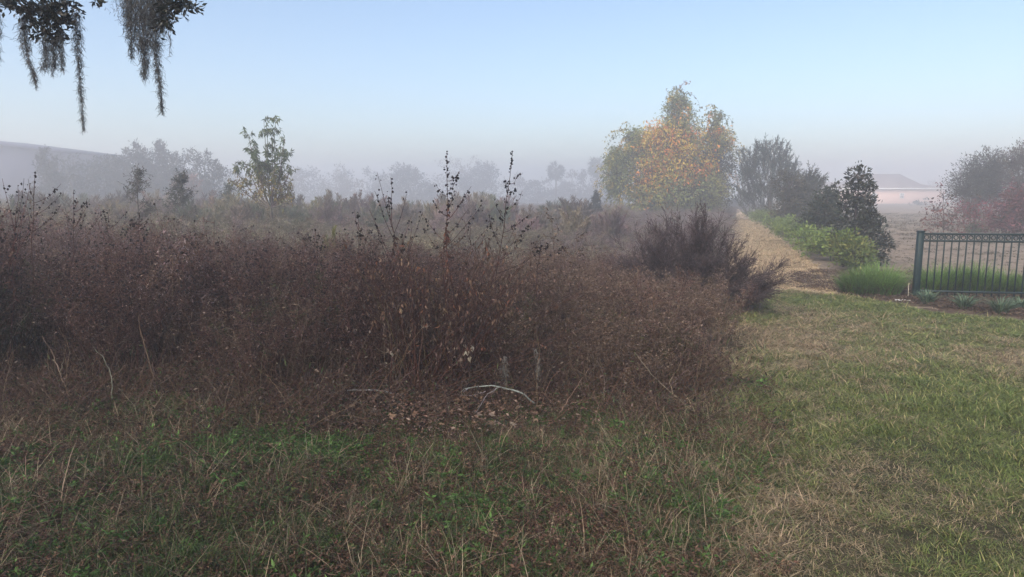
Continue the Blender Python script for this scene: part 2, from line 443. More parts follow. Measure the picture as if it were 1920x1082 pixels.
def lobe_crown(gl, gt, lobes, n, L, W, cols, wts, clump=.22, out=.6, up=0.0, jitter=.9, twigcol=(.08, .065, .055), twigr=.02, per=26, amt=.25, lobecols=None, kind='leaf'):
    """leaf clumps spread through ellipsoid lobes (cx,cy,cz,rx,ry,rz); twigs lead to each clump"""
    lobes = np.asarray(lobes, float); vol = np.prod(lobes[:, 3:], 1) ** (2 / 3); share = vol / vol.sum()
    for li, lb in enumerate(lobes):
        m = max(40, int(n * share[li])); nc = max(4, m // per)
        d = unit(rng.normal(0, 1, (nc, 3))); r = 1 - .62 * rng.random(nc) ** 1.6
        r *= 1 + .13 * rng.normal(0, 1, nc)
        cc = lb[:3] + d * lb[3:] * r[:, None]
        if gt is not None:
            s = np.linspace(0, 1, 4)[None, :, None]; c0 = lb[:3] + d * lb[3:] * .1 - np.array([0, 0, lb[5] * .5])
            P = c0[:, None] * (1 - s) + cc[:, None] * s; P[:, 1:3] += rng.normal(0, .06 * lb[3], (nc, 2, 3))
            stems(gt, P, twigr * np.linspace(1, .25, 4)[None], vary(twigcol, nc, .2))
        i = rng.integers(0, nc, m); sg = clump * min(lb[3], lb[5])
        p = cc[i] + np.clip(rng.normal(0, 1, (m, 3)), -1.7, 1.7) * sg * np.exp(rng.normal(0, .2, m))[:, None]
        dirs = unit(p - lb[:3]) * out + rng.normal(0, 1, (m, 3)) * jitter * .6 + np.array([0, 0, up])
        cl = lobecols[li] if lobecols is not None and lobecols[li] is not None else (cols, wts)
        cc_col = mixcol(cl[0], cl[1], nc, amt, .08)
        col = cc_col[i] * vary(1, m, .18, .05)
        LL = L * np.exp(rng.normal(0, .25, m))
        if kind == 'leaf': leaves(gl, p, dirs, LL, LL * W, col)
        else: tris(gl, p, dirs, LL, LL * W, col)

def tree(name, loc, label, cat, lobes, n, L, W, cols, wts, r0=.12, bark=(.07, .06, .05), mat=None, group=None, limbs=True, twigr=.02, trunk_top=None, **kw):
    root = empty(name, loc, label, cat, group)
    gl, gt = Geo(), Geo()
    lob = np.asarray(lobes, float)
    tt = trunk_top if trunk_top is not None else (0, 0, lob[:, 2].min() * .6 + .1)
    add_limbs(gt, (0, 0, -.3), [tt], r0, bark, 6, .04)
    gb = Geo()
    if limbs: add_limbs(gb, np.asarray(tt) * .9, [l[:3] + np.array([0, 0, l[5] * .2]) for l in lob], r0 * .6, bark)
    lobe_crown(gl, gb, lobes, n, L, W, cols, wts, twigcol=bark, twigr=twigr, **kw)
    gt.obj('trunk', M_BARK, root); tag(gb.obj('limb_frame', M_BARK, root), kind='stuff')
    gl.obj('crown', mat or M_LEAF, root)
    return root

def px_lobes(bx, by, Y, spec, depth=.8):
    """lobes measured on the photograph (centre px, py, half width px, half height px) turned to metres about the base"""
    s = Y / FPX; out = []
    b = at(bx, by, Y)
    for q in spec:
        p = at(q[0], q[1], Y); off = q[4] * s if len(q) > 4 else rng.normal(0, .25) * q[2] * s
        out.append((p[0] - b[0], off, p[2] - b[2], q[2] * s, q[2] * s * depth, q[3] * s))
    return out

# -- the tall vine-covered tree with yellow and orange leaves
YY = 45.0
b = at(1268, 392, YY); b[2] = float(H(b[0], YY)); byp = 392
spec = [(1270, 190, 17, 20, 0), (1270, 222, 24, 26, 0), (1262, 262, 46, 30, -6), (1218, 268, 24, 24, 4), (1186, 262, 15, 24, 0), (1172, 296, 32, 22, 6), (1158, 325, 26, 34, 0),
        (1342, 228, 10, 22, 3), (1348, 262, 22, 20, 0), (1338, 305, 32, 40, 8), (1270, 310, 52, 40, -14), (1225, 330, 40, 44, -4), (1285, 360, 60, 34, -14), (1340, 352, 28, 40, 10), (1215, 370, 40, 24, -6), (1160, 352, 16, 22, 6)]
lob = px_lobes(1268, byp, YY, spec, 1.0)
base_z = at(1268, byp, YY)[2] - b[2]
lob = [(l[0], l[1], l[2] + base_z, l[3], l[4], l[5]) for l in lob]
sage = ([(.20, .22, .075), (.26, .26, .085), (.13, .16, .06), (.36, .29, .075)], [4, 3, 3, 1])
gold = ([(.48, .36, .06), (.62, .25, .05), (.32, .30, .07), (.54, .38, .06), (.66, .20, .05)], [4, 4, 3, 4, 1.5])
dark = ([(.06, .065, .05), (.08, .08, .055), (.11, .105, .06)], [4, 3, 2])
lc = [sage, sage, gold, gold, sage, sage, sage, sage, gold, dark, gold, gold, sage, dark, sage, sage]
big = tree('vine_covered_tree', b, 'tall ragged tree draped in yellow and orange vines at the end of the thicket', 'tree', [(l[0], l[1], l[2], l[3] * 1.14, l[4] * 1.1, l[5] * 1.10) for l in lob], 48000, .15, .45, *sage, r0=.35,
           clump=.19, out=.5, up=-.45, amt=.15, lobecols=lc, twigr=.04, per=20)
gv = Geo()                                   # hanging vine runners at the outline
la = np.array(lob); nv = 300
li = rng.integers(0, len(la), nv); dd = unit(rng.normal(0, 1, (nv, 3)) + np.array([0, 0, .3])); p0 = la[li, :3] + dd * la[li, 3:] * .95
P = curve_paths(p0, dd * np.array([1, 1, .6]), .6 + 1.5 * rng.random(nv), 7, .16, -.42)
stems(gv, P, .012 * np.linspace(1, .5, 7)[None], vary((.12, .10, .06), nv), 3)
m = nv * 26; ri = np.repeat(np.arange(nv), 26); q, dr = on_path(P[ri], rng.random(m))
gcol = np.where((rng.random(nv) < .35)[:, None], mixcol(*gold, nv), mixcol(*sage, nv))[ri] * vary(1, m, .2, .05)
leaves(gv, q + rng.normal(0, .05, (m, 3)), rng.normal(0, 1, (m, 3)) + np.array([0, 0, -.5]), .16, .08, gcol)
gv.obj('vine', M_LEAF, big)

# -- slender young tree in the field: upright stems, drooping leaves, green above and yellowing below
SY = 21.0
sb = at(508, 398, SY); sb[2] = float(H(sb[0], SY)); s = SY / FPX
sap = empty('young_tree', sb, 'slender young tree with drooping green leaves, yellowing below, standing in the dry field', 'tree')
gt, gl = Geo(), Geo()
z0 = at(508, 398, SY)[2] - sb[2]
stems(gt, np.array([[(0, 0, -.2), (.01, 0, .4 * z0), (0, .02, z0), (.0, 0, z0 + .15)]]), np.array([[.055, .05, .042, .04]]), (.10, .085, .075), 6)
tops = [(494, 228, 0), (514, 222, .1), (503, 240, -.15), (472, 268, .2), (536, 262, -.1), (455, 305, .2), (546, 312, 0), (470, 250, -.25), (528, 285, .3), (440, 318, 0), (505, 262, .25), (490, 300, -.35), (520, 320, -.3), (478, 330, .3), (548, 355, .1), (556, 372, -.1), (446, 345, -.2), (535, 350, .2)]
segP = []
for i, (tx, ty, dy) in enumerate(tops):
    t = at(tx, ty, SY) - sb + np.array([0, dy, 0]); a0 = np.array([0, 0, z0 + .12 * rng.random() + (.0 if i < 5 else .1)])
    sN = np.linspace(0, 1, 7)[:, None]
    Pp = a0 * (1 - sN) + t * sN; Pp[:, :2] += (t - a0)[None, :2] * (np.sqrt(sN) - sN) * .5
    segP.append(Pp + rng.normal(0, .010, (7, 3)))
segP = np.array(segP); stems(gt, segP, .022 * np.linspace(1, .25, 7)[None], vary((.13, .11, .095), len(segP), .15), 4)
nb = 17; ri = np.repeat(np.arange(len(segP)), nb); tt = .26 + .74 * rng.random(len(ri)); q, dr = on_path(segP[ri], tt)
tw = curve_paths(q, rng.normal(0, .7, (len(q), 3)) + np.array([0, 0, .75]), .16 + .18 * rng.random(len(q)), 4, .12)
stems(gt, tw, .006 * np.linspace(1, .5, 4)[None], vary((.13, .10, .08), len(q), .2), 3)
nl = 14; rj = np.repeat(np.arange(len(q)), nl); p, dr = on_path(tw[rj], .2 + .8 * rng.random(len(rj)))
zrel = (p[:, 2] - z0) / (at(508, 217, SY)[2] - sb[2] - z0)
keep = rng.random(len(p)) < np.clip((zrel - .02) * 2.1, .10, 1); p, dr, zrel = p[keep], dr[keep], zrel[keep]
lowc = mixcol([(.36, .27, .075), (.28, .24, .085), (.24, .16, .085), (.19, .20, .075)], [3, 3, 2, 2], len(p)); hic = mixcol([(.13, .18, .085), (.17, .215, .105), (.10, .145, .07)], [3, 3, 2], len(p))
wl_ = np.clip((.50 - zrel) * 5 + rng.normal(0, .3, len(p)), 0, 1)[:, None]
leaves(gl, p, rng.normal(0, .6, (len(p), 3)) + np.array([0, 0, -.75]), .10 + .09 * rng.random(len(p)), .036, hic * (1 - wl_) + lowc * wl_)
gt.obj('trunk', M_BARK, sap); gl.obj('crown', M_LEAF, sap)

# -- two smaller saplings and a low one in the field on the left
def sapling(name, px, py, top, half, Y, label, cols, n=1500, L=.07, dens=1.0, r0=.03):
    b = at(px, py, Y); zb = b[2]; b[2] = float(H(b[0], Y)); s = Y / FPX; h = at(px, top, Y)[2] - b[2]
    root = empty(name, b, label, 'tree', None); gt, gl = Geo(), Geo()
    tr = curve_paths(np.zeros((1, 3)), np.array([[0, 0, 1.0]]), h, 8, .04); stems(gt, tr, r0 * np.linspace(1, .15, 8)[None], (.075, .065, .055), 5)
    nb = 46; t = .18 + .8 * rng.random(nb); q, _ = on_path(np.repeat(tr, nb, 0), t); az = rng.random(nb) * 2 * PI
    wid = half * s * np.clip(1.45 * (1 - t) + .12, .12, 1)
    br = curve_paths(q, np.stack([np.cos(az), np.sin(az), .45 + .5 * rng.random(nb)], 1), wid * 1.15, 5, .2)
    stems(gt, br, r0 * .35 * np.linspace(1, .3, 5)[None], vary((.08, .07, .06), nb), 3)
    ri = rng.integers(0, nb, 240); q, dr = on_path(br[ri], .25 + .75 * rng.random(240))
    tw = curve_paths(q, rng.normal(0, .8, (240, 3)) + np.array([0, 0, .4]), .12 + .16 * rng.random(240), 4, .2); stems(gt, tw, .005, vary((.08, .07, .06), 240), 3)
    rj = rng.integers(0, 240, n); p, dr = on_path(tw[rj], rng.random(n))
    leaves(gl, p + rng.normal(0, .02, (n, 3)), rng.normal(0, 1, (n, 3)), L * np.exp(rng.normal(0, .25, n)), L * .45, mixcol(cols, np.ones(len(cols)), n))
    gt.obj('trunk', M_BARK, root); gl.obj('crown', M_LEAF, root); return root
sapling('sapling', 254, 395, 318, 34, 17, 'thin open sapling with grey green leaves, left of the rounder sapling in the field', [(.07, .075, .055), (.09, .09, .065), (.06, .06, .05)], 1300, .055)
sapling('sapling', 332, 395, 326, 38, 21, 'rounder small sapling rising from the field between the thin sapling and the young tree', [(.06, .068, .05), (.075, .08, .06)], 2600, .06)
sapling('sapling', 428, 385, 346, 26, 27, 'faint low sapling in the mist just left of the slender young tree', [(.07, .09, .06), (.06, .075, .055)], 1500, .07)
sapling('small_conifer', 1118, 402, 362, 12, 40, 'small dark pointed conifer in the mist left of the vine covered tree', [(.045, .055, .045)], 2600, .09)

# -- pines and broadleaf trees in the row behind the hedge
def pine(px, by, Y, spec, label, n, cols, L=.22, cat='pine tree'):
    b = at(px, by, Y); zb = b[2]; b[2] = float(H(b[0], Y)); lob = px_lobes(px, by, Y, spec); lob = [(*l[:2], l[2] + zb - b[2], *l[3:]) for l in lob]
    root = empty('pine_tree', b, label, cat); gt, gb, gl = Geo(), Geo(), Geo(); la = np.array(lob); ht = (la[:, 2] + la[:, 5]).max()
    stems(gt, curve_paths(np.array([[0, 0, -.2]]), np.array([[0, 0, 1.0]]), ht * .9, 7, .02), .14 * np.linspace(1, .2, 7)[None], (.07, .055, .045), 6)
    share = la[:, 3] * la[:, 5]; share /= share.sum()
    for l, sh in zip(la, share):
        nc = int(n * sh / 26); d = unit(rng.normal(0, 1, (nc, 3)) + np.array([0, 0, .25])); c = l[:3] + d * l[3:] * (1 - .6 * rng.random(nc)[:, None] ** 1.5)
        dirn = unit(d * np.array([.55, .55, 0]) + np.array([0, 0, .9]) + rng.normal(0, .18, (nc, 3)))
        P = curve_paths(c - dirn * .35, dirn, .5 + .45 * rng.random(nc), 4, .08); stems(gb, P, .016 * np.linspace(1, .4, 4)[None], vary((.08, .07, .05), nc), 3)
        ri = np.repeat(np.arange(nc), 26); p, dr = on_path(P[ri], rng.random(len(ri)))
        col = mixcol(cols, np.ones(len(cols)), nc)[ri] * vary(1, len(ri), .15, .04)
        tris(gl, p, dr * .9 + rng.normal(0, .45, (len(ri), 3)), L * np.exp(rng.normal(0, .2, len(ri))), .03, col)
    gt.obj('trunk', M_BARK, root); tag(gb.obj('limb_frame', M_BARK, root), kind='stuff'); gl.obj('crown', M_LEAF, root); return root
pine(1442, 408, 42, [(1432, 285, 16, 22), (1450, 290, 26, 24), (1412, 305, 22, 28), (1470, 315, 22, 28), (1440, 330, 52, 40), (1440, 372, 56, 34), (1398, 345, 16, 36), (1486, 350, 18, 34)],
     'large dark bushy pine with upright tufts at the far end of the hedge', 16000, [(.04, .055, .048), (.05, .065, .055)])
pine(1520, 402, 34, [(1519, 336, 9, 16), (1524, 345, 14, 14), (1514, 360, 22, 22), (1520, 385, 26, 20)], 'small pine with a pointed top between the large pine and the magnolia', 6500, [(.05, .06, .045), (.06, .065, .05)], .17)
def px_tree(name, px, by, Y, spec, label, n, L, W, cols, wts, cat='tree', **kw):
    b = at(px, by, Y); zb = b[2]; b[2] = float(H(b[0], Y)); lob = px_lobes(px, by, Y, spec); lob = [(*l[:2], l[2] + zb - b[2], *l[3:]) for l in lob]
    return tree(name, b, label, cat, lob, n, L, W, cols, wts, **kw)
px_tree('broadleaf_tree', 1488, 425, 30, [(1478, 350, 24, 26), (1500, 368, 26, 30), (1470, 385, 26, 30), (1495, 405, 32, 26)], 'olive brown bushy tree in front of the large pine behind the hedge', 5200, .11, .45,
        [(.075, .07, .045), (.09, .075, .05), (.06, .065, .045)], [2, 2, 2], r0=.08)
px_tree('broadleaf_tree', 1548, 452, 21, [(1556, 372, 22, 24), (1540, 392, 28, 28), (1530, 425, 32, 30), (1562, 420, 24, 34)], 'low round green tree just left of the magnolia behind the hedge', 5200, .085, .5,
        [(.06, .075, .05), (.075, .085, .055), (.05, .06, .045)], [2, 2, 2], r0=.06)
# magnolia: dense clumps of large leathery leaves, cone with stepped branches
px_tree('magnolia_tree', 1606, 515, 15.6, [(1606, 328, 18, 13), (1598, 348, 18, 14), (1624, 346, 15, 13), (1608, 370, 26, 15), (1585, 384, 20, 14), (1622, 392, 26, 16), (1592, 412, 28, 18), (1640, 408, 14, 12), (1615, 432, 36, 20), (1575, 440, 16, 18), (1648, 424, 12, 10),
        (1606, 462, 42, 24), (1652, 452, 14, 18), (1664, 458, 15, 8), (1600, 486, 36, 18), (1640, 484, 22, 14)], 'dark leathery leaved magnolia with a narrow stepped top at the near end of the hedge', 5200, .085, .42,
        [(.035, .045, .028), (.045, .055, .032), (.06, .055, .035), (.03, .038, .026)], [4, 3, 1, 3], cat='magnolia', r0=.06, mat=M_GLOSS, clump=.30, per=13, twigr=.008, out=.7, up=.25, bark=(.06, .055, .05))

# -- trees on the right, above the fence
px_tree('bare_tree', 1826, 430, 35, [(1826, 318, 38, 30), (1858, 312, 36, 26), (1806, 345, 32, 32), (1842, 350, 48, 40), (1816, 378, 34, 30), (1868, 350, 28, 36)], 'grey green round crowned tree right of the house', 16000, .10, .32,
        [(.07, .07, .055), (.085, .08, .06), (.06, .065, .06)], [3, 2, 2], r0=.12, clump=.17, out=.9, up=.35, twigr=.018, per=20)
px_tree('bare_tree', 1912, 435, 33, [(1902, 300, 22, 24), (1926, 290, 26, 28), (1948, 310, 30, 40), (1908, 335, 32, 30), (1935, 355, 40, 40)], 'taller tree with thin upright twigs at the right edge', 10000, .09, .3,
        [(.08, .075, .06), (.10, .085, .06), (.085, .055, .05)], [3, 2, 2], r0=.10, clump=.19, out=.9, up=.6, twigr=.02, per=12)
px_tree('red_shrub', 1898, 446, 25, [(1890, 385, 30, 26), (1915, 365, 26, 24), (1935, 390, 34, 34), (1900, 412, 44, 26), (1868, 405, 22, 22)], 'dull dark red leafed tree behind the fence at the right edge', 9000, .085, .5,
        [(.135, .052, .055), (.105, .048, .05), (.17, .065, .068), (.09, .065, .055)], [4, 3, 2, 1], r0=.06)
px_tree('red_sapling', 1768, 448, 25, [(1768, 362, 10, 14), (1760, 385, 22, 18), (1784, 395, 20, 20), (1752, 412, 26, 18), (1780, 425, 24, 16)], 'sparse sapling with a few red leaves in front of the end of the pink house', 620, .085, .5,
        [(.20, .06, .05), (.13, .06, .05), (.08, .07, .05)], [3, 2, 2], r0=.035, clump=.4, per=7, twigr=.008)
px_tree('red_sapling', 1822, 446, 26, [(1815, 395, 22, 18), (1840, 400, 22, 18), (1830, 420, 28, 14)], 'low pinkish red sapling between the sparse sapling and the dull red tree', 900, .085, .5,
        [(.24, .05, .08), (.15, .06, .06), (.09, .07, .05)], [2, 3, 2], r0=.03, clump=.36, per=8, twigr=.008)
px_tree('green_shrub', 1836, 442, 29, [(1826, 428, 20, 9), (1848, 427, 22, 10)], 'low yellow green shrub seen over the fence rail', 1500, .08, .4, [(.12, .14, .045), (.10, .12, .04)], [1, 1], cat='shrub', r0=.03)
px_tree('grey_shrub', 1722, 390, 112, [(1716, 383, 12, 7), (1734, 382, 12, 8)], 'small grey shrub against the foot of the pink house wall', 500, .3, .4, [(.06, .075, .06)], [1], cat='shrub', r0=.08)

# -- trees fading into the fog along the horizon
def far_tree(px, top, half, Y, label, cols=((.055, .06, .05), (.07, .07, .055)), n=900, by=392, up=.2, cat='tree', bare=False):
    Y = Y * (1.42 if Y > 88 else 1.0); half = half * 1.22; h = by - top; spec = []
    k = 6 + int(half / 12)
    for i in range(k):
        f = rng.random(); yy = top + h * (.16 + .58 * f); ww = half * (.35 + .65 * math.sin(PI * min(1, .18 + .75 * f)))
        spec.append((px + rng.normal(0, .42) * ww, yy, ww * (.36 + .16 * rng.random()), h * (.14 + .06 * rng.random())))
    spec.append((px + rng.normal(0, .15) * half, top + h * .13, half * .3, h * .13)); spec.append((px, top + h * .60, half * .80, h * .30)); spec.append((px - half * .3, top + h * .85, half * .9, h * .22)); spec.append((px + half * .4, top + h * .85, half * .9, h * .22))
    Ls = .0026 * Y + .05
    return px_tree('distant_tree', px, by, Y, spec, label, n, Ls, .45, cols, np.ones(len(cols)), cat=cat, group='trees fading into the fog', r0=.16, twigr=.03 if not bare else .05, up=up, clump=.26 if not bare else .36, per=22 if not bare else 9)
blu = ((.045, .05, .05), (.055, .06, .055)); tan = ((.13, .105, .075), (.11, .09, .07)); rus = ((.22, .10, .07), (.14, .10, .07))
for q in ((97, 266, 26, 66, 'faint pointed tree beside the roof of the large house at the left edge', blu, 1600), (142, 287, 40, 72, 'open crowned tree right of the pointed tree by the left house', blu, 800), (182, 294, 34, 74, 'low spreading tree in the dip of the left tree line', blu, 800),
          (226, 284, 34, 74, 'dense tree at the left end of the tall foggy grove', blu, 1600), (262, 268, 34, 75, 'tall broad tree in the middle of the foggy grove on the left', blu, 2000), (298, 266, 30, 77, 'tallest spiky topped tree of the foggy grove on the left', blu, 2000),
          (333, 278, 34, 75, 'round shouldered tree at the right end of the foggy grove', blu, 1800), (385, 285, 36, 72, 'single rounded tree standing apart right of the foggy grove', blu, 2000), (346, 322, 28, 66, 'low rust tinged tree under the foggy grove', rus, 700),
          (440, 318, 30, 95, 'faint tree directly left of the slender young tree', blu, 900), (548, 312, 34, 105, 'pale pinkish tree right of the slender young tree', tan, 900), (600, 310, 40, 112, 'pale broad tree, second right of the slender young tree', blu, 900),
          (642, 312, 34, 108, 'brownish faint tree left of the gap in the centre tree line', tan, 900), (706, 312, 34, 112, 'thin topped tree right of the gap in the centre tree line', blu, 800), (772, 310, 48, 100, 'dark broad tree in the centre of the foggy tree line', blu, 2200),
          (742, 318, 26, 116, 'pinkish tree tucked beside the dark broad centre tree', tan, 700), (856, 296, 44, 122, 'tall pale tree behind the middle seed stalk', tan, 1200), (903, 304, 34, 112, 'rounded bluish tree left of the right hand seed stalk', blu, 1800),
          (968, 326, 30, 120, 'dim low tree behind the right hand seed stalk', tan, 700), (1012, 338, 28, 116, 'dim bluish bush like tree left of the left palm', blu, 900), (1052, 330, 22, 125, 'feathery pale tree leaning against the left palm', tan, 700),
          (1088, 318, 22, 118, 'feathery brownish tree between the two palms', tan, 800), (1122, 325, 26, 120, 'dim tree under the right palm', blu, 900), (1152, 345, 26, 90, 'dim bush like tree touching the left side of the vine covered tree', blu, 900),
          (1755, 334, 40, 165, 'very faint tree line clump behind the right end of the pink house', blu, 700), (1392, 360, 24, 80, 'dim tree between the vine covered tree and the large pine', blu, 900)):
    far_tree(q[0], q[1], q[2], q[3], q[4], q[5], int(q[6] * 3.2), bare=False)
def palm(px, py, by, Y, half, label):
    s = Y / FPX; t = at(px, py, Y); z = float(H(t[0], Y)); root = empty('palm_tree', (t[0], Y, z), label, 'palm tree', 'trees fading into the fog')
    h = t[2] - z; g = Geo(); stems(g, np.array([[(0, 0, -.3), (.1, 0, h * .35), (.05, 0, h * .7), (0, 0, h)]]), np.array([[.22, .19, .18, .2]]), (.10, .085, .07), 7); g.obj('trunk', M_BARK, root)
    R = half * s; gf = Geo(); nf = 46; d = unit(rng.normal(0, 1, (nf, 3)) + np.array([0, 0, .15])); P = curve_paths(np.repeat([[0, 0, h]], nf, 0), d, R * (.7 + .3 * rng.random(nf)), 5, .05, -.12)
    stems(gf, P, .03 * np.linspace(1, .5, 5)[None], (.09, .10, .06), 3)
    ri = np.repeat(np.arange(nf), 26); p, dr = on_path(P[ri], .45 + .55 * rng.random(len(ri)))
    tris(gf, p, dr + rng.normal(0, .6, (len(ri), 3)), R * .45, .14, mixcol([(.06, .075, .045), (.08, .08, .055)], [1, 1], len(ri))); gf.obj('frond_crown', M_LEAF, root)
palm(1042, 320, 392, 155, 17, 'left of the two faint palms, round fronded head above the tree line'); palm(1119, 313, 392, 152, 18, 'right of the two faint palms, taller head close to the vine covered tree')

# ------------------------------------------------------------------ hedge along the path
hy = [14.7, 16.6, 18.6, 20.8, 23.2, 25.8, 28.6, 31.8, 35.2, 39.0, 43.0]
names = ['yellow green round shrub at the near end of the hedge, beside the magnolia foot'] + ['%s hedge shrub along the path, %s' % (a, b_) for a, b_ in (
    ('bright', 'touching the yellow green end shrub'), ('low green', 'one back from the bright shrub'), ('fresh green', 'midway along the nearer half of the hedge'), ('rounded green', 'behind the fresh green midway one'),
    ('dull green', 'at the middle of the hedge'), ('paler green', 'just past the middle of the hedge'), ('misty green', 'where the hedge begins to fade'), ('small misty', 'beyond where the hedge begins to fade'), ('faint', 'last but one toward the large pine'), ('faintest', 'at the very end under the large pine'))]
for k, y in enumerate(hy):
    x = float(path_r(y)) + .62 + rng.normal(0, .05); hgt = .86 if k == 0 else .66 + .08 * rng.random(); w = .50 if k == 0 else .92
    lob = [(rng.normal(0, .25) * w, rng.normal(0, .35) * w, hgt * (.38 + .36 * rng.random()), w * .42, w * .42, hgt * .26) for _ in range(9)] + [(0, 0, hgt * .72, w * .5, w * .5, hgt * .26)]
    if k: lob += [(rng.normal(0, .12), s_ * (.8 + .03 * y), hgt * .58, w * .5, w * .75, hgt * .36) for s_ in (-1, 1)]
    cols = [(.12, .155, .04), (.15, .18, .048), (.10, .14, .04), (.19, .195, .055)] if k == 0 else [(.15, .21, .05), (.20, .26, .06), (.11, .16, .045)]
    tree('hedge_shrub', (x, y, float(H(x, y))), names[k], 'shrub', lob, 3000 if k < 4 else 1900, .055 + .0012 * y, .42, cols, [3, 2, 2, 1][:len(cols)], r0=.03, group='shrubs of the hedge along the path', clump=.3, per=16, twigr=.008, up=.3)

# ------------------------------------------------------------------ metal fence
f0 = ground(1716, 559); f1 = at(1920, 439, 10.62)
ftop = at(1724, 434, f0[1])[2] - f0[2]
ang = math.radians(-9.5)
fence = empty('metal_fence', f0, 'dark green metal fence with a row of rings under its top rail', 'fence'); fence.rotation_euler = (0, 0, ang)
PW = .088
g = Geo(); box(g, (-PW / 2, -PW / 2, -.25), (PW / 2, PW / 2, ftop - .012), bevel=.006); g.obj('post', M_FENCE, fence)
g = Geo(); box(g, (-PW / 2 - .006, -PW / 2 - .006, ftop - .012), (PW / 2 + .006, PW / 2 + .006, ftop + .012), bevel=.005); g.obj('post_cap', M_FENCE, fence)
SPC = .1062; NP = 27; RL = SPC * (NP + .5) + PW / 2
zt, zm, zb = ftop - .035, ftop - .145, .12
for z, nm in ((zt, 'top_rail'), (zm, 'middle_rail'), (zb, 'bottom_rail')):
    g = Geo(); box(g, (PW / 2 + .001, -.016, z - .015), (RL, .016, z + .015), bevel=.003); g.obj(nm, M_FENCE, fence)
g = Geo(); box(g, (-.0085, -.0085, .05), (.0085, .0085, zt - .016), bevel=.0015); pm = g.mesh('picket', M_FENCE)
g = Geo(); rr, tr = (zt - zm - .03) / 2 - .002, .0065; a = np.arange(18) * 2 * PI / 18; b_ = np.arange(5) * 2 * PI / 5
V = np.array([((rr - tr + tr * math.cos(q)) * math.cos(t), tr * 1.3 * math.sin(q), (rr - tr + tr * math.cos(q)) * math.sin(t)) for t in a for q in b_])
F = [[i * 5 + j, ((i + 1) % 18) * 5 + j, ((i + 1) % 18) * 5 + (j + 1) % 5, i * 5 + (j + 1) % 5] for i in range(18) for j in range(5)]
g.add(V, F, (.5, .5, .5)); rm = g.mesh('ring', M_FENCE, True)
for i in range(NP):
    o = bpy.data.objects.new('picket', pm); COL.objects.link(o); o.parent = fence; o.location = (PW / 2 + SPC * (i + .95), 0, 0)
    o = bpy.data.objects.new('ring', rm); COL.objects.link(o); o.parent = fence; o.location = (PW / 2 + SPC * (i + .45), 0, (zt + zm) / 2)
g = Geo(); box(g, (-PW / 2, -PW / 2, -.25), (PW / 2, PW / 2, ftop), bevel=.006); g.obj('post', M_FENCE, fence, (RL + PW / 2 + .001, 0, 0))

p = ground(1692, 566)
g = Geo(); box(g, (-.11, -.022, 0), (.11, .022, .022), bevel=.006)
tag(g.obj('edging_board', M_WHITE, None, (p[0], p[1], p[2] + .012)), 'short white board lying flat on the mulch at the foot of the fence post', 'board').rotation_euler = (0, 0, -.12)
p = ground(1708, 560); g = Geo(); stems(g, np.array([[(0, 0, -.05), (.004, 0, .1), (.0, .004, .22), (.004, 0, .26)]]), np.array([[.004, .004, .0035, .002]]), (.45, .40, .32), 6)
tag(g.obj('marker_stick', M_BARK, None, (p[0] - .07, p[1] - .03, p[2])), 'thin pale stick standing in the ground just left of the fence post', 'stick')

# ornamental grasses and low strappy clumps by the fence
def grass_clump(x, y, h, r, n, label, cols, group):
    g = Geo(); a = rng.random(n) * 2 * PI; q = r * np.sqrt(rng.random(n)); base = np.stack([q * np.cos(a), q * np.sin(a) * .8, np.zeros(n)], 1)
    az = a + rng.normal(0, .6, n); hh = h * (.50 + .62 * rng.random(n)) * (1.1 - .35 * (q / r) ** 2) * (.82 + .36 * noise2(base[:, 0] + x, base[:, 1] + y, 17, .16)); lean = .12 + .8 * (q / r) * rng.random(n) + .2 * rng.random(n)
    col = mixcol(cols, [4, 3, 2][:len(cols)], n, .35); blades(g, base, hh, .011, az, lean, col, .10, (.18, .27, .075))
    m = n // 3; a = rng.random(m) * 2 * PI; q = r * np.sqrt(rng.random(m)) * 1.05; base = np.stack([q * np.cos(a), q * np.sin(a) * .8, np.zeros(m)], 1)
    blades(g, base, h * (.25 + .3 * rng.random(m)), .009, a + rng.normal(0, .9, m), .3 + .6 * rng.random(m), mixcol([(.13, .085, .05), (.20, .15, .09), (.06, .05, .03)], [2, 1, 2], m), .05)
    z = float(H(x, y)); root = empty('ornamental_grass', (x, y, z), label, 'ornamental grass', group); g.obj('blade_tuft', M_GRASS, root)
OG = [(.095, .19, .042), (.13, .24, .055), (.06, .125, .032)]
gg = 'ornamental grasses along the fence'
p = ground(1655, 560); grass_clump(p[0] - .12, p[1] + .45, .60, .30, 1300, 'left half of the thick green grass clump beside the fence post', OG, gg)
grass_clump(p[0] + .20, p[1] + .42, .60, .28, 1100, 'green grass clump touching the left side of the fence post', OG, gg)
for k, (px, yy, hh, lb) in enumerate(((1752, 11.45, .60, 'green grass clump just right of the fence post, behind the first pickets'), (1795, 11.5, .62, 'upright green grass clump behind the pickets, second from the post'), (1838, 11.4, .60, 'green grass clump at the middle of the visible pickets'),
                                      (1882, 11.3, .52, 'shorter green grass clump toward the right edge, behind pickets'), (1926, 11.2, .49, 'short thin grass clump cut by the right edge, behind pickets'))):
    x = at(px, 540, yy)[0]; grass_clump(x, yy, hh, .22, 800, lb, OG, gg)
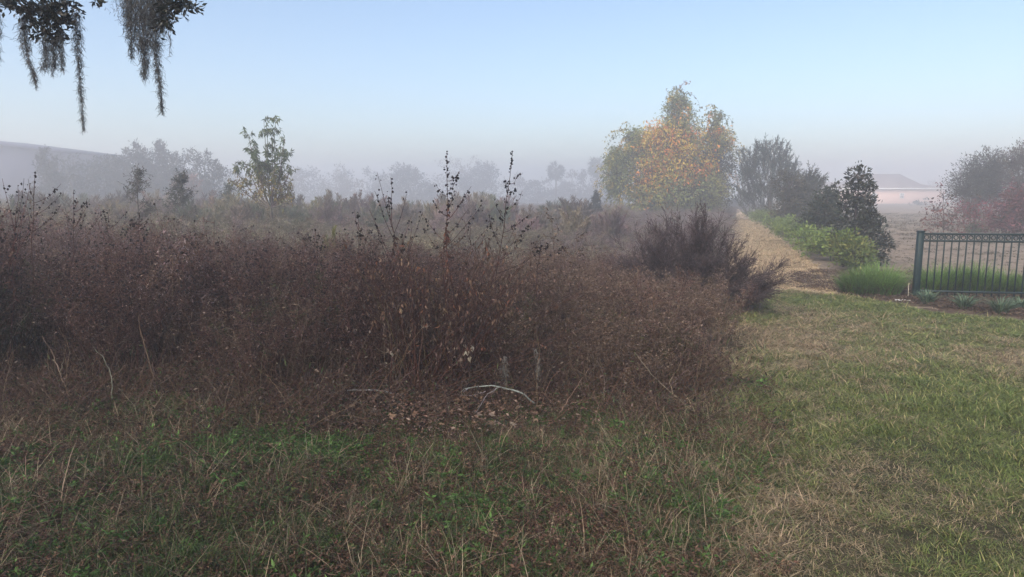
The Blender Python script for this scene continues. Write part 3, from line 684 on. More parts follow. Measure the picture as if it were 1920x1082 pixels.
for px, py, r, lb in ((1746, 573, .24, 'low strappy clump right at the foot of the fence post'), (1816, 583, .25, 'low strappy clump between the post clump and the large right clump'), (1886, 592, .27, 'low strappy clump with long pale leaves near the right edge'), (1925, 584, .2, 'dark low strappy clump cut by the right edge')):
    p = ground(px, py); n = 190; g = Geo(); a = rng.random(n) * 2 * PI; q = .05 * np.sqrt(rng.random(n))
    blades(g, np.stack([q * np.cos(a), q * np.sin(a), np.zeros(n)], 1), 1.22 * r * (.65 + .5 * rng.random(n)), .013, a + rng.normal(0, .3, n), .35 + .75 * rng.random(n), mixcol([(.09, .15, .085), (.125, .19, .12), (.27, .30, .18), (.05, .085, .05)], [3, 3, 1, 2], n), .16)
    root = empty('strappy_plant', (p[0], p[1] + .1, p[2]), lb, 'plant', 'low strappy plants along the fence'); g.obj('blade_tuft', M_GRASS, root)

# ------------------------------------------------------------------ the dry thicket
def weed(h=1.5, ns=4, nl=16, stemc=((.09, .045, .035),), leafc=((.07, .045, .035),), lw=(1,), leafL=.022, leafn=420, spread=.13, lat=.36, up=.8, pods=0, r=.0040, podc=(.03, .022, .02), leafbox=.45, low=.22, twn=2):
    g = Geo()
    a = rng.random(ns) * 2 * PI; q = spread * np.sqrt(rng.random(ns)); p0 = np.stack([q * np.cos(a), q * np.sin(a), np.full(ns, -.03)], 1)
    hh = h * (.72 + .32 * rng.random(ns)); d = np.stack([np.cos(a) * .16, np.sin(a) * .16, np.ones(ns)], 1) + rng.normal(0, .07, (ns, 3))
    P = curve_paths(p0, d, hh, 7, .055)
    stems(g, P, r * np.linspace(1, .3, 7)[None] * (.7 + .6 * rng.random((ns, 1))), mixcol(stemc, np.ones(len(stemc)), ns, .22), 3)
    ri = np.repeat(np.arange(ns), nl); t = low + (1 - low) * rng.random(len(ri)) ** .8; s0, _ = on_path(P[ri], t)
    az = rng.random(len(ri)) * 2 * PI
    L = lat * (1.15 - t) * (.5 + .8 * rng.random(len(ri))) + .05
    Q = curve_paths(s0, np.stack([np.cos(az), np.sin(az), up * (.5 + rng.random(len(ri)))], 1), L, 4, .16)
    stems(g, Q, r * .38 * np.linspace(1, .45, 4)[None], mixcol(stemc, np.ones(len(stemc)), len(ri), .25), 3)
    rk = np.repeat(np.arange(len(ri)), twn); s1, dr = on_path(Q[rk], .25 + .75 * rng.random(len(rk)))
    T = curve_paths(s1, dr + rng.normal(0, .6, (len(rk), 3)) + np.array([0, 0, .25]), .05 + .10 * rng.random(len(rk)), 3, .2)
    stems(g, T, r * .26 * np.linspace(1, .5, 3)[None], mixcol(stemc, np.ones(len(stemc)), len(rk), .25), 3)
    rl = rng.integers(0, len(rk), leafn); p, dr = on_path(T[rl], rng.random(leafn))
    rl2 = rng.integers(0, len(ri), leafn // 2); p2, _ = on_path(Q[rl2], rng.random(leafn // 2)); p = np.concatenate([p, p2]); n = len(p)
    tris(g, p, rng.normal(0, 1, (n, 3)) + np.array([0, 0, -.45]), leafL * np.exp(rng.normal(0, .4, n)), leafL * leafbox, mixcol(leafc, lw, n, .28))
    if pods:
        rl = rng.integers(0, len(rk), pods); p, _ = on_path(T[rl], .8 + .2 * rng.random(pods)); octa(g, p, .008 + .006 * rng.random(pods), vary(podc, pods))
    return g

def octa(g, p, r, col):
    n = len(p); r = np.broadcast_to(r, n)[:, None, None]
    D = np.array([[1, 0, 0], [-1, 0, 0], [0, 1, 0], [0, -1, 0], [0, 0, 1.15], [0, 0, -1.15]]) * (1 + .25 * rng.normal(0, 1, (n, 6, 1)))
    V = p[:, None] + D * r; o = np.arange(n)[:, None] * 6
    F = np.concatenate([o + np.array(f) for f in ([0, 2, 4], [2, 1, 4], [1, 3, 4], [3, 0, 4], [2, 0, 5], [1, 2, 5], [3, 1, 5], [0, 3, 5])])
    g.add(V.reshape(-1, 3), F, np.repeat(np.broadcast_to(col, (n, 3)), 6, 0))

RED = ((.15, .070, .054), (.095, .046, .040), (.21, .12, .085), (.06, .033, .030)); BRN = ((.19, .115, .072), (.12, .075, .050), (.27, .19, .12))
W = []
for k in range(6):   # reddish brown, fine twigged
    W.append((weed(1.5, 4, 18, RED, ((.125, .064, .052), (.19, .11, .088), (.036, .024, .022), (.31, .225, .19)), (4, 3, 4, 1.2), .019, 560, pods=40, low=.42, r=.0052), M_WEED))
for k in range(4):   # grey lilac seed fuzz at the top
    W.append((weed(1.5, 4, 18, RED + ((.15, .11, .10),), ((.25, .18, .17), (.12, .075, .072), (.36, .275, .255)), (3, 3, 1.2), .019, 520, low=.52, lat=.32, pods=20, r=.0052), M_WEED))
for k in range(4):   # brown, hanging curled leaves
    W.append((weed(1.45, 4, 15, BRN, ((.17, .112, .084), (.068, .045, .036), (.28, .20, .15), (.38, .275, .20)), (3, 4, 2, .5), .029, 400, leafbox=.42, low=.36, r=.005), M_WEED))
for k in range(2):   # still greenish
    W.append((weed(1.3, 4, 14, ((.09, .085, .04), (.07, .06, .035)), ((.09, .095, .035), (.06, .07, .03), (.13, .12, .045)), (3, 3, 1), .024, 420), M_WEED))
for k in range(3):   # bare leaning stalks, tan
    W.append((weed(1.3, 5, 6, ((.30, .22, .15), (.20, .12, .085), (.36, .29, .21)), ((.22, .16, .11),), (1,), .022, 60, spread=.22, lat=.25, r=.0042), M_WEED))

def hw_front(x, y):
    u = x / np.maximum(y, 1); k = np.interp(y, [6, 7.5, 11.5], [.86, .78, .68]) * np.interp(u, [-.85, -.6, -.42, -.22, -.05, .08, .2, .30, .36], [1.50, 1.42, 1.30, 1.12, 1.02, .98, .90, .74, .58])
    return k * (.70 + .62 * fbm(x, y, 51, .95))
def front_y(x): return 5.55 + .25 * np.sin(x * 1.7 + .5) + .18 * np.sin(x * 4.1) + np.interp(x, [-6, -3, 0, 1.9], [.15, .1, .05, -.1])
n = 2150
P2 = sample(n, 5.2, 11.5, left, lambda y: edge(y) - .12, lambda x, y: (y > front_y(x)) * np.where(y < 7, 1.0, .55) * np.where((x > -.95) & (x < .45) & (y < 6.05), .12, 1) * np.clip((noise2(x, y, 57, .40) - .28) * 3.4, .07, 1))
x, y = P2.T; sc = hw_front(x, y) / 1.5 * np.clip(.75 + (y - front_y(x)) * .5, .6, 1.0) * np.exp(rng.normal(0, .15, n))
u = x / y; nz = fbm(x, y, 55, 1.3)
brown = np.clip((u + .16) * 3.2, 0.10, .85); r = rng.random(n)
idx = np.where(r < brown, rng.integers(10, 14, n), np.where(nz > .55, rng.integers(6, 10, n), rng.integers(0, 6, n)))
idx = np.where(rng.random(n) < .05, rng.integers(14, 16, n), idx); idx = np.where(rng.random(n) < .14, rng.integers(16, 19, n), idx)
rt = rots(n, .10); fr = np.clip(1 - (y - front_y(x)) / .8, 0, 1); rt[:, 0] += fr * rng.normal(.05, .22, n)
scatter('dry_thicket', W, np.column_stack([x, y, H(x, y)]), idx, rt, np.column_stack([sc ** .5, sc ** .5, sc]), 'dense reddish brown thicket of dead weeds filling the left and middle foreground', 'thicket')

# low tangle under and before the front of the thicket
def tangle():
    g = Geo(); n = 26; p = rng.normal(0, .16, (n, 3)) * np.array([1, 1, 0]); P = curve_paths(p, rng.normal(0, 1, (n, 3)) * np.array([1, 1, .6]) + np.array([0, 0, .55]), .18 + .38 * rng.random(n), 6, .28, -.07)
    stems(g, P, .0022 * np.linspace(1, .4, 6)[None], mixcol(RED + BRN + ((.20, .16, .12),), np.ones(8), n, .3), 3)
    m = 150; q, _ = on_path(P[rng.integers(0, n, m)], rng.random(m)); tris(g, q + rng.normal(0, .02, (m, 3)), rng.normal(0, 1, (m, 3)), .024 * np.exp(rng.normal(0, .4, m)), .010, mixcol([(.075, .045, .035), (.12, .078, .058), (.06, .078, .03), (.20, .15, .11), (.035, .024, .02)], [4, 3, 2, 1, 3], m, .25))
    return g
TG = [(tangle(), M_WEED) for _ in range(6)]
n = 850; P2 = sample(n, 4.6, 7.2, left, lambda y: edge(y) + .05, lambda x, y: np.clip(1.2 - np.abs(y - front_y(x) - .1) / .9, 0, 1) * np.where((x > -1.3) & (x < .4) & (y < 5.45), .15, 1)); x, y = P2.T
s_ = .7 + .6 * rng.random(n); scatter('weed_tangle', TG, np.column_stack([x, y, H(x, y)]), rng.integers(0, 6, n), rots(n, .2), np.column_stack([s_, s_, s_]), 'tangle of dead runners and twigs at the foot of the thicket', 'undergrowth')

# the field behind: the same dry weeds, softer plumes farther off, fog paleness put into their colours
FW = []
for k in range(4): FW.append((weed(1.45, 3, 16, RED + ((.11, .085, .08),), ((.26, .205, .205), (.18, .14, .14), (.35, .28, .265)), (3, 3, 1), .026, 360, low=.35, r=.006), M_WEED))
for k in range(4): FW.append((weed(1.45, 4, 18, ((.14, .11, .07), (.11, .09, .055)), ((.31, .265, .19), (.24, .205, .145), (.38, .32, .24), (.19, .195, .125)), (3, 3, 1, 2), .034, 420, low=.3, up=1.5, leafbox=.22, r=.006), M_WEED))
for k in range(2): FW.append((weed(1.3, 4, 16, ((.08, .075, .05),), ((.075, .08, .05), (.10, .095, .06)), (1, 1), .03, 420, r=.006), M_WEED))
n = 5200
P2 = sample(n, 11, 62, lambda y: -.80 * y - 2, lambda y: path_l(y) - .35, lambda x, y: np.clip(14.0 / y, .22, 1)); x, y = P2.T
u = x / y; hf = np.interp(u, [-.85, -.5, -.3, -.1, .02, .12, .36], [1.20, 1.08, .84, .74, .66, .52, .46]) * (.50 + .95 * fbm(x, y, 61, 1.7)); hf = hf + np.clip((y - 18) / 30, 0, 1) * np.interp(u, [0, .12, .36], [.05, .35, .25])
nz = fbm(x, y, 63, 3.0); pl = np.clip((nz - .44) * 6 + .5, .08, .92) * np.interp(u, [.0, .12], [1, .35])
idx = np.where(rng.random(n) < pl, rng.integers(4, 8, n), rng.integers(0, 4, n)); idx = np.where(rng.random(n) < .10, rng.integers(8, 10, n), idx)
sc = hf / 1.45 * np.exp(rng.normal(0, .09, n)); wd = np.clip(.85 + y / 40, 1, 1.9)
scatter('weed_field', FW, np.column_stack([x, y, H(x, y)]), idx, rots(n, .08), np.column_stack([wd, wd, sc]), 'misty field of tan and lilac grey dead weeds behind the thicket', 'weed field')

# individual soft tan plume clumps standing above the field
def plume(px, top, half, Y, label, cols):
    Y = Y * 1.65 if Y > 11 else Y
    b = at(px, 420, Y); z = float(H(b[0], Y)); h = at(px, top - 9, Y)[2] - z; w = half * Y / FPX
    root = empty('plume_clump', (b[0], Y, z), label, 'bush', 'soft tan plume clumps in the field'); gs, gl = Geo(), Geo()
    half *= 1.15; w *= 1.15; ns = 44; a = rng.random(ns) * 2 * PI; q = w * .25 * np.sqrt(rng.random(ns)); p0 = np.stack([q * np.cos(a), q * np.sin(a), 0 * q], 1); d = np.stack([np.cos(a) * w / h * 1.3 * q / (w * .25), np.sin(a) * w / h * 1.3 * q / (w * .25), np.ones(ns)], 1)
    cols = [tuple(1.45 * q_ for q_ in c_) for c_ in cols]; P = curve_paths(p0, d, h * (.62 + .40 * rng.random(ns)) * (1 - .38 * (q / (w * .25)) ** 2), 7, .08); stems(gs, P, .006 * np.linspace(1, .3, 7)[None], mixcol(cols, np.ones(len(cols)), ns), 3)  # clump colours lightened to stand in for ground fog
    m = 7000; ri = rng.integers(0, ns, m); t = .22 + .75 * rng.random(m); q, dr = on_path(P[ri], t); az = rng.random(m) * 2 * PI
    dd = np.stack([np.cos(az), np.sin(az), 1.1 + .5 * rng.random(m)], 1); LL = (.10 + .16 * (1.05 - t)) * w / .45
    tris(gl, q, dd, LL, .008 + .0004 * Y, mixcol(cols, np.ones(len(cols)), ns)[ri] * vary(1, m, .2, .05))
    tag(gs.obj('stem_mass', M_WEED, root), kind='stuff'); tag(gl.obj('plume_foliage', M_WEED, root), kind='stuff')
TN = [(.24, .195, .115), (.19, .165, .10), (.15, .145, .09)]; GY = [(.18, .15, .125), (.14, .12, .10)]
for q in ((395, 375, 32, 17, 'tan plume clump left of the foot of the slender young tree', TN), (440, 368, 36, 15.5, 'wide tan green plume clump in front of the slender young tree, left side', TN), (476, 380, 26, 14.5, 'darker green plume clump just left under the slender young tree', [(.08, .085, .055), (.10, .10, .065)]),
          (540, 378, 32, 15, 'grey green plume clump just right under the slender young tree', [(.09, .095, .065), (.11, .105, .07)]), (588, 370, 17, 17, 'narrow upright tan plume clump right of the slender young tree', TN), (630, 384, 26, 19, 'tan plume clump between the narrow one and the tall brown one', TN),
          (664, 362, 20, 20, 'taller brown bush clump left of the left seed stalk', [(.12, .085, .07), (.10, .075, .06)]), (618, 424, 24, 10.5, 'yellow green clump above the thicket left of the seed stalks', [(.15, .15, .05), (.11, .12, .045)]), (770, 378, 30, 18, 'grey brown clump between the left and middle seed stalks', GY),
          (905, 375, 26, 19, 'grey tan clump between the middle and right seed stalks', GY), (1035, 395, 26, 17, 'tan brown bush right of the right seed stalk', [(.14, .115, .09), (.115, .095, .075)]), (1092, 412, 30, 15, 'dark grey bush left of the dark feathery shrub', [(.085, .08, .075), (.10, .085, .08)]),
          (300, 392, 30, 15, 'grey tan clump between the two left saplings', GY), (190, 372, 40, 18, 'broad pale brown clump left of the thin sapling', [(.15, .115, .09), (.12, .095, .075)]), (90, 358, 44, 19, 'broad pale clump at the far left field edge', [(.14, .115, .095), (.12, .10, .08)]),
          (412, 392, 40, 12.5, 'low grey green mound between the rounder sapling and the young tree', [(.12, .125, .09), (.16, .145, .10)]), (700, 385, 34, 14, 'lilac grey mound behind the left seed stalk', GY), (560, 402, 36, 12, 'low dark olive mound right under the young tree foot', [(.10, .10, .07), (.14, .12, .08)]),
          (840, 392, 36, 14, 'pale mauve mound behind the middle seed stalk', [(.20, .15, .14), (.16, .12, .115)]), (985, 410, 34, 13, 'mauve brown mound behind the right seed stalk', [(.18, .125, .12), (.14, .10, .10)]), (1150, 425, 40, 14, 'pinkish mound left of the dark feathery shrub', [(.22, .145, .14), (.17, .12, .115)]),
          (240, 402, 44, 12, 'mauve brown mound in front of the thin sapling', [(.17, .125, .115), (.14, .105, .095)]), (60, 385, 46, 11, 'brown mound near the left edge behind the arching stalk', [(.16, .115, .10), (.13, .095, .085)])):
    plume(*q)
anchors = [(35, 'under the dark house at the left edge'), (120, 'under the pointed tree by the left house'), (215, 'under the left end of the foggy grove'), (290, 'between the two small saplings'), (370, 'right of the rounder sapling'), (455, 'left of the young tree trunk'),
           (530, 'right of the young tree trunk'), (605, 'beyond the narrow upright clump'), (690, 'left of the left seed stalk'), (765, 'right of the left seed stalk'), (815, 'left of the middle seed stalk'), (880, 'right of the middle seed stalk'), (935, 'left of the right seed stalk'), (1000, 'right of the right seed stalk'), (1070, 'under the left palm'), (1140, 'left of the vine covered tree')]
tones = [('grey green', [(.11, .12, .085), (.13, .13, .10)]), ('mauve brown', [(.16, .12, .115), (.13, .10, .095)]), ('pale tan', [(.19, .155, .105), (.16, .135, .09)]), ('dull brown', [(.13, .10, .08), (.11, .09, .075)])]
for row, (Yr, tp) in enumerate(((13.5, 377), (19, 367))):
    for j, (ax, atxt) in enumerate(anchors):
        nm, cl = tones[(j * 3 + row) % 4]
        plume(ax + rng.normal(0, 10) + row * 18, tp + rng.normal(0, 5) + (14 if ax > 960 else -6 if ax < 220 else 0), 26 + 12 * rng.random(), Yr * (.9 + .25 * rng.random()), '%s misty bush, %s row, %s' % (nm, ('nearer', 'farther')[row], atxt), cl)

# dark feathery shrub at the right end of the thicket
SBY = 9.6; b = at(1300, 520, SBY); b[2] = float(H(b[0], SBY)); s = SBY / FPX
shrub = empty('feathery_shrub', b, 'dark purplish grey feathery shrub rising at the right end of the thicket by the lawn', 'shrub')
gs, gl = Geo(), Geo(); tg = [(1270, 402), (1300, 396), (1322, 402), (1245, 420), (1345, 420), (1215, 438), (1365, 445), (1185, 452), (1160, 474), (1385, 470), (1290, 425), (1250, 450), (1320, 440), (1400, 500), (1425, 512), (1448, 488), (1440, 520), (1400, 475), (1350, 480), (1200, 480), (1280, 470), (1230, 430), (1335, 410), (1415, 530), (1375, 505)]
PP = []
for (tx, ty) in tg:
    for k in range(7):
        t = at(tx + rng.normal(0, 9), ty + abs(rng.normal(0, 24)), SBY) - b + np.array([0, rng.normal(0, .32), 0]); sN = np.linspace(0, 1, 7)[:, None]; a0 = rng.normal(0, .12, 3) * np.array([1, 1, 0]) + np.array([t[0] * .62, 0, 0])
        Pp = a0 * (1 - sN) + t * sN; Pp[:, 2] += (t[2] + .25) * (np.sqrt(sN[:, 0]) - sN[:, 0]) * .6; PP.append(Pp + np.cumsum(rng.normal(0, .022, (7, 3)), 0) * sN)
PP = np.array(PP); DK = [(.075, .054, .058), (.10, .072, .074), (.05, .038, .040), (.15, .11, .105)]
stems(gs, PP, 0.0042 * np.linspace(1, .25, 7)[None], mixcol(DK, np.ones(4), len(PP)), 3)
ri = np.repeat(np.arange(len(PP)), 36); q, dr = on_path(PP[ri], .28 + .72 * rng.random(len(ri))); T = curve_paths(q, dr * 1.1 + rng.normal(0, .5, (len(ri), 3)) + np.array([0, 0, .15]), .08 + .16 * rng.random(len(ri)), 4, .12)
stems(gs, T, .0017, mixcol(DK, np.ones(4), len(ri)), 3)
rj = np.repeat(np.arange(len(ri)), 11); p, dr = on_path(T[rj], rng.random(len(rj))); tris(gl, p, dr + rng.normal(0, .45, (len(rj), 3)), .030 * np.exp(rng.normal(0, .3, len(rj))), .005, mixcol(DK, [3, 3, 3, 1], len(rj)))
tag(gs.obj('twig_mass', M_WEED, shrub), kind='stuff'); tag(gl.obj('feathery_foliage', M_WEED, shrub), kind='stuff')

# tall dry seed stalks
def seed_stalk(px, by, top, Y, label, br, lean=0.0, stemc=(.075, .038, .032), pods=120, dead=0):
    b = at(px + lean, by, Y); b[2] = float(H(b[0], Y)); t = at(px, top, Y) - b
    root = empty('seed_stalk', b, label, 'dry stalk', 'tall seed stalks above the thicket'); gs, gb, gp = Geo(), Geo(), Geo()
    sN = np.linspace(0, 1, 10)[:, None]; Pm = t * sN + np.concatenate([np.zeros((1, 3)), rng.normal(0, .012, (8, 3)), np.zeros((1, 3))]); Pm = Pm[None]
    stems(gs, Pm, .0068 * np.linspace(1, .28, 10)[None], stemc, 5)
    segs = []
    for (fx, fy, ft) in br:      # branch tips on the photograph and where on the stem they leave
        tip = at(fx, fy, Y) - b + np.array([0, rng.normal(0, .1), 0]); q, _ = on_path(Pm, np.array([ft])); s6 = np.linspace(0, 1, 6)[:, None]; Q = q * (1 - s6) + tip * s6; Q[:, 2] -= (s6 * (1 - s6))[:, 0] * .12; segs.append(Q + rng.normal(0, .006, (6, 3)) * s6)
    segs = np.array(segs)
    for sg_ in segs:
        gb = Geo(); stems(gb, sg_[None], .0030 * np.linspace(1, .5, 6)[None], vary(stemc, 1), 4); gb.obj('side_branch', M_WEED, root)
    allp = []; K = int(pods * .75)
    q, _ = on_path(np.repeat(Pm, K // 3, 0), 1 - .30 * rng.random(K // 3) ** 1.3); allp.append(q)
    ri = rng.integers(0, len(segs), K); q, _ = on_path(segs[ri], .35 + .65 * rng.random(K) ** .7); allp.append(q); q = np.concatenate(allp); q = q + rng.normal(0, .010, q.shape)
    octa(gp, q, .005 + .0065 * rng.random(len(q)), vary((.016, .012, .012), len(q), .3))
    if dead:
        q, _ = on_path(np.repeat(Pm, dead, 0), .45 + .35 * rng.random(dead)); leaves(gp, q, rng.normal(0, .5, (dead, 3)) + np.array([0, 0, -.9]), .04 + .03 * rng.random(dead), .022, mixcol([(.14, .055, .035), (.10, .05, .035)], [1, 1], dead))
    gs.obj('stem', M_WEED, root); tag(gp.obj('seed_pod_cluster', M_WEED, root), kind='stuff')
seed_stalk(728, 735, 368, 6.1, 'left of the three tall dry seed stalks, forked into two tips', [(706, 322, .80), (732, 333, .86), (698, 358, .76), (757, 365, .80), (690, 395, .66), (775, 405, .64), (700, 425, .6), (790, 400, .55), (672, 420, .55), (760, 435, .55)], 32, pods=110, dead=26)
seed_stalk(838, 735, 284, 6.1, 'middle and tallest dry seed stalk with a brown leafy stem', [(858, 330, .84), (820, 345, .82), (850, 360, .78), (882, 350, .72), (815, 372, .74), (875, 395, .66), (905, 378, .60), (795, 400, .62), (885, 420, .58), (790, 430, .55), (925, 415, .5), (860, 322, .88)], -6, (.09, .042, .032), 170, 46)
seed_stalk(961, 735, 283, 6.3, 'right of the three tall dry seed stalks, slender and straight', [(972, 330, .86), (948, 340, .82), (980, 360, .74), (930, 378, .70), (990, 400, .64), (918, 415, .6), (1000, 415, .56), (965, 355, .84), (940, 395, .66), (1030, 462, .46), (985, 440, .52), (915, 400, .58)], -46, pods=150)
seed_stalk(672, 735, 398, 6.4, 'short leaning seed stalk left of the three tall ones', [(660, 395, .9), (680, 425, .8), (690, 430, .75)], 10, pods=36)
seed_stalk(30, 745, 395, 5.9, 'leaning seed stalk with an arching tip at the left edge of the thicket', [(18, 335, .90), (34, 332, .90), (36, 350, .86), (70, 368, .70), (62, 345, .78), (-10, 420, .7), (55, 400, .62)], -18, (.085, .04, .035), 70, 40)
seed_stalk(66, 745, 322, 6.3, 'thin upright seed stalk next to the leaning one at the left edge', [(80, 345, .86), (50, 335, .88), (84, 362, .80), (95, 385, .72), (48, 380, .7)], -6, pods=50)
seed_stalk(138, 745, 358, 6.5, 'seed stalk with a broad dark head over the left part of the thicket', [(125, 372, .9), (155, 372, .88), (165, 385, .8), (178, 372, .8), (115, 390, .8), (160, 400, .74), (185, 395, .7)], -4, pods=70)

seed_stalk(205, 745, 392, 6.4, 'short seed stalk below the gap between the left house and the foggy grove', [(195, 402, .9), (216, 400, .88), (188, 418, .8), (228, 415, .8)], 4, pods=40)
seed_stalk(262, 745, 398, 6.5, 'short seed stalk in front of the thin sapling', [(250, 410, .9), (275, 408, .88), (284, 424, .8), (242, 428, .78)], -4, pods=44)
seed_stalk(590, 745, 428, 6.3, 'low dark headed seed stalk right of the young tree', [(578, 436, .9), (603, 438, .9), (612, 450, .84)], 4, pods=36)
seed_stalk(1012, 740, 440, 6.4, 'low seed stalk bending right of the three tall ones', [(1030, 452, .9), (1000, 455, .88), (1042, 470, .8), (1058, 462, .84)], -14, pods=40)
# leafy dead shrub in the middle: red brown stems fanning up, hanging dead leaves
DY = 5.62; b = at(812, 738, DY); b[2] = float(H(b[0], DY))
ds = empty('dead_leaf_shrub', b, 'fan of red brown stems with hanging tan dead leaves below the tall seed stalks', 'shrub'); gs, gl, gg_ = Geo(), Geo(), Geo()
ns = 95; tipx = np.concatenate([rng.uniform(640, 1010, 70), rng.uniform(900, 1150, 25)]); tipy = np.concatenate([rng.uniform(455, 560, 70), rng.uniform(520, 640, 25)]); PP = []
for k in range(ns):
    t = at(tipx[k], tipy[k], DY) - b + np.array([0, rng.normal(0, .18), 0]); a0 = np.array([rng.normal(0, .17), rng.normal(0, .12), -.03]); s8 = np.linspace(0, 1, 8)[:, None]; Q = a0 * (1 - s8) + t * s8; Q[:, 2] += (s8 * (1 - s8))[:, 0] * .25; PP.append(Q + rng.normal(0, .008, (8, 3)))
PP = np.array(PP); stems(gs, PP, .0048 * np.linspace(1, .3, 8)[None] * (.7 + .6 * rng.random((ns, 1))), mixcol([(.11, .048, .036), (.085, .045, .036), (.15, .10, .05), (.13, .065, .045)], [4, 3, 1, 2], ns), 4)
ri = np.repeat(np.arange(ns), 9); q, dr = on_path(PP[ri], .3 + .7 * rng.random(len(ri))); T = curve_paths(q, dr + rng.normal(0, .7, (len(ri), 3)), .10 + .22 * rng.random(len(ri)), 4, .18); stems(gs, T, .0016, mixcol([(.10, .05, .038), (.08, .05, .04)], [1, 1], len(ri)), 3)
m = 1500; q, dr = on_path(T[rng.integers(0, len(T), m)], rng.random(m)); leaves(gl, q, rng.normal(0, .4, (m, 3)) + np.array([0, 0, -.9]), .030 + .030 * rng.random(m), .016, mixcol([(.15, .09, .06), (.11, .07, .055), (.20, .13, .09), (.17, .07, .04), (.08, .055, .045)], [3, 3, 1, 1, 3], m), .8)
gs.obj('stem_fan', M_WEED, ds); tag(gl.obj('dead_foliage', M_WEED, ds), kind='stuff')
for k, (px, py, L_, c) in enumerate(((735, 660, .055, (.28, .22, .16)), (727, 655, .05, (.25, .19, .14)), (862, 672, .06, (.26, .18, .13)), (845, 602, .055, (.28, .20, .13)), (876, 655, .06, (.38, .33, .25)), (880, 668, .05, (.34, .28, .2)), (885, 650, .06, (.40, .35, .28)), (872, 645, .05, (.30, .25, .2)), (855, 650, .035, (.28, .2, .15)), (905, 650, .045, (.26, .11, .07)), (832, 578, .065, (.26, .17, .095)),
                                  (826, 570, .06, (.24, .14, .08)), (785, 500, .05, (.24, .11, .06)), (796, 502, .05, (.22, .10, .06)), (720, 585, .05, (.22, .12, .08)), (752, 578, .05, (.28, .2, .12)), (652, 612, .04, (.22, .16, .12)), (665, 616, .035, (.20, .15, .12)), (695, 620, .035, (.22, .16, .13)), (840, 505, .05, (.2, .11, .07)), (880, 525, .055, (.2, .13, .09)), (820, 520, .05, (.25, .16, .1)), (855, 550, .04, (.25, .17, .12)))):
    g = Geo(); m = 3; dd = np.array([[0, 0, -1.0]] * m) + rng.normal(0, .30, (m, 3)); L_ *= .8; leaves(g, np.zeros((m, 3)) + rng.normal(0, .006, (m, 3)), dd, L_ * (.8 + .4 * rng.random(m)), L_ * .42, vary(c, m, .12, .03), 1.0); stems(g, np.array([[(0, 0, 0), (.006, 0, .015), (.012, .01, .06)]]), .0014, (.1, .06, .045), 3)
    q = at(px, py, DY - .12 - .1 * rng.random()) - b; g.obj('leaf', M_WEED, ds, tuple(q))

# ------------------------------------------------------------------ foreground rough and mown lawn
def tuft(n, h, hs, w, lean, cols, wts, rad, droop=.06, tip=None, scraps=0, sc=None):
    g = Geo(); a = rng.random(n) * 2 * PI; q = rad * np.sqrt(rng.random(n)); base = np.stack([q * np.cos(a), q * np.sin(a), np.full(n, -.01)], 1)
    blades(g, base, h * np.exp(rng.normal(0, hs, n)), w, rng.random(n) * 2 * PI, lean * (.3 + rng.random(n)), mixcol(cols, wts, n, .42), droop, tip)
    if scraps: tris(g, np.stack([rng.normal(0, rad * .7, scraps), rng.normal(0, rad * .7, scraps), h * .7 * rng.random(scraps)], 1), rng.normal(0, 1, (scraps, 3)), .02, .006, mixcol(sc, np.ones(len(sc)), scraps))
    return g
GRN = [(.085, .13, .036), (.12, .175, .045), (.05, .075, .026), (.20, .22, .07)]; TANC = [(.42, .325, .20), (.30, .22, .135), (.58, .48, .32), (.12, .085, .05)]
def forb(n, h, leafL, lw, stemc, cols, wts, rad, per=14, droop=0.0):
    g = Geo(); a = rng.random(n) * 2 * PI; q = rad * np.sqrt(rng.random(n)); p0 = np.stack([q * np.cos(a), q * np.sin(a), 0 * q], 1); P = curve_paths(p0, np.stack([np.cos(a) * .4, np.sin(a) * .4, np.ones(n)], 1) + rng.normal(0, .25, (n, 3)), h * (.5 + .7 * rng.random(n)), 5, .14)
    stems(g, P, .0017 * np.linspace(1, .5, 5)[None], vary(stemc, n), 3); ri = np.repeat(np.arange(n), per); t = .15 + .85 * rng.random(len(ri)); p, dr = on_path(P[ri], t); az = rng.random(len(ri)) * 2 * PI
    leaves(g, p, np.stack([np.cos(az), np.sin(az), .35 - droop + rng.normal(0, .3, len(ri))], 1), leafL * np.exp(rng.normal(0, .3, len(ri))), leafL * lw, mixcol(cols, wts, len(ri), .2)); return g
FG = []
for k in range(4): FG.append((tuft(38, .16, .40, .0058, .8, GRN, [3, 2, 3, 1], .07, .08, None, 20, [(.10, .07, .045)]), M_GRASS))                    # 0-3 green tufts
for k in range(4): FG.append((tuft(44, .13, .45, .0050, 1.0, TANC, [3, 3, 1, 3], .08, .10, None, 30, [(.14, .09, .06), (.22, .17, .12)]), M_GRASS))        # 4-7 dry tufts
for k in range(4): FG.append((forb(12, .15, .025, .42, (.09, .05, .035), [(.20, .115, .072), (.13, .07, .048), (.30, .205, .13), (.06, .038, .028)], [3, 3, 1.5, 3], .09), M_WEED))   # 8-11 red brown forbs
for k in range(3): FG.append((forb(11, .12, .038, .42, (.07, .08, .03), [(.10, .20, .045), (.14, .25, .06), (.07, .14, .036)], [3, 2, 3], .09, 12), M_LEAF))   # 12-14 fresh green leaves
for k in range(3): FG.append((forb(9, .10, .028, .5, (.06, .06, .03), [(.065, .105, .038), (.09, .135, .045), (.18, .20, .06)], [4, 3, 1], .09, 12), M_LEAF))         # 15-17 dark small leaves
for k in range(2): FG.append((tuft(16, .30, .30, .0028, .9, TANC, [3, 2, 2, 1], .06, .12), M_GRASS))                                                   # 18-19 long dry seed grass
gp = ground(545, 850)
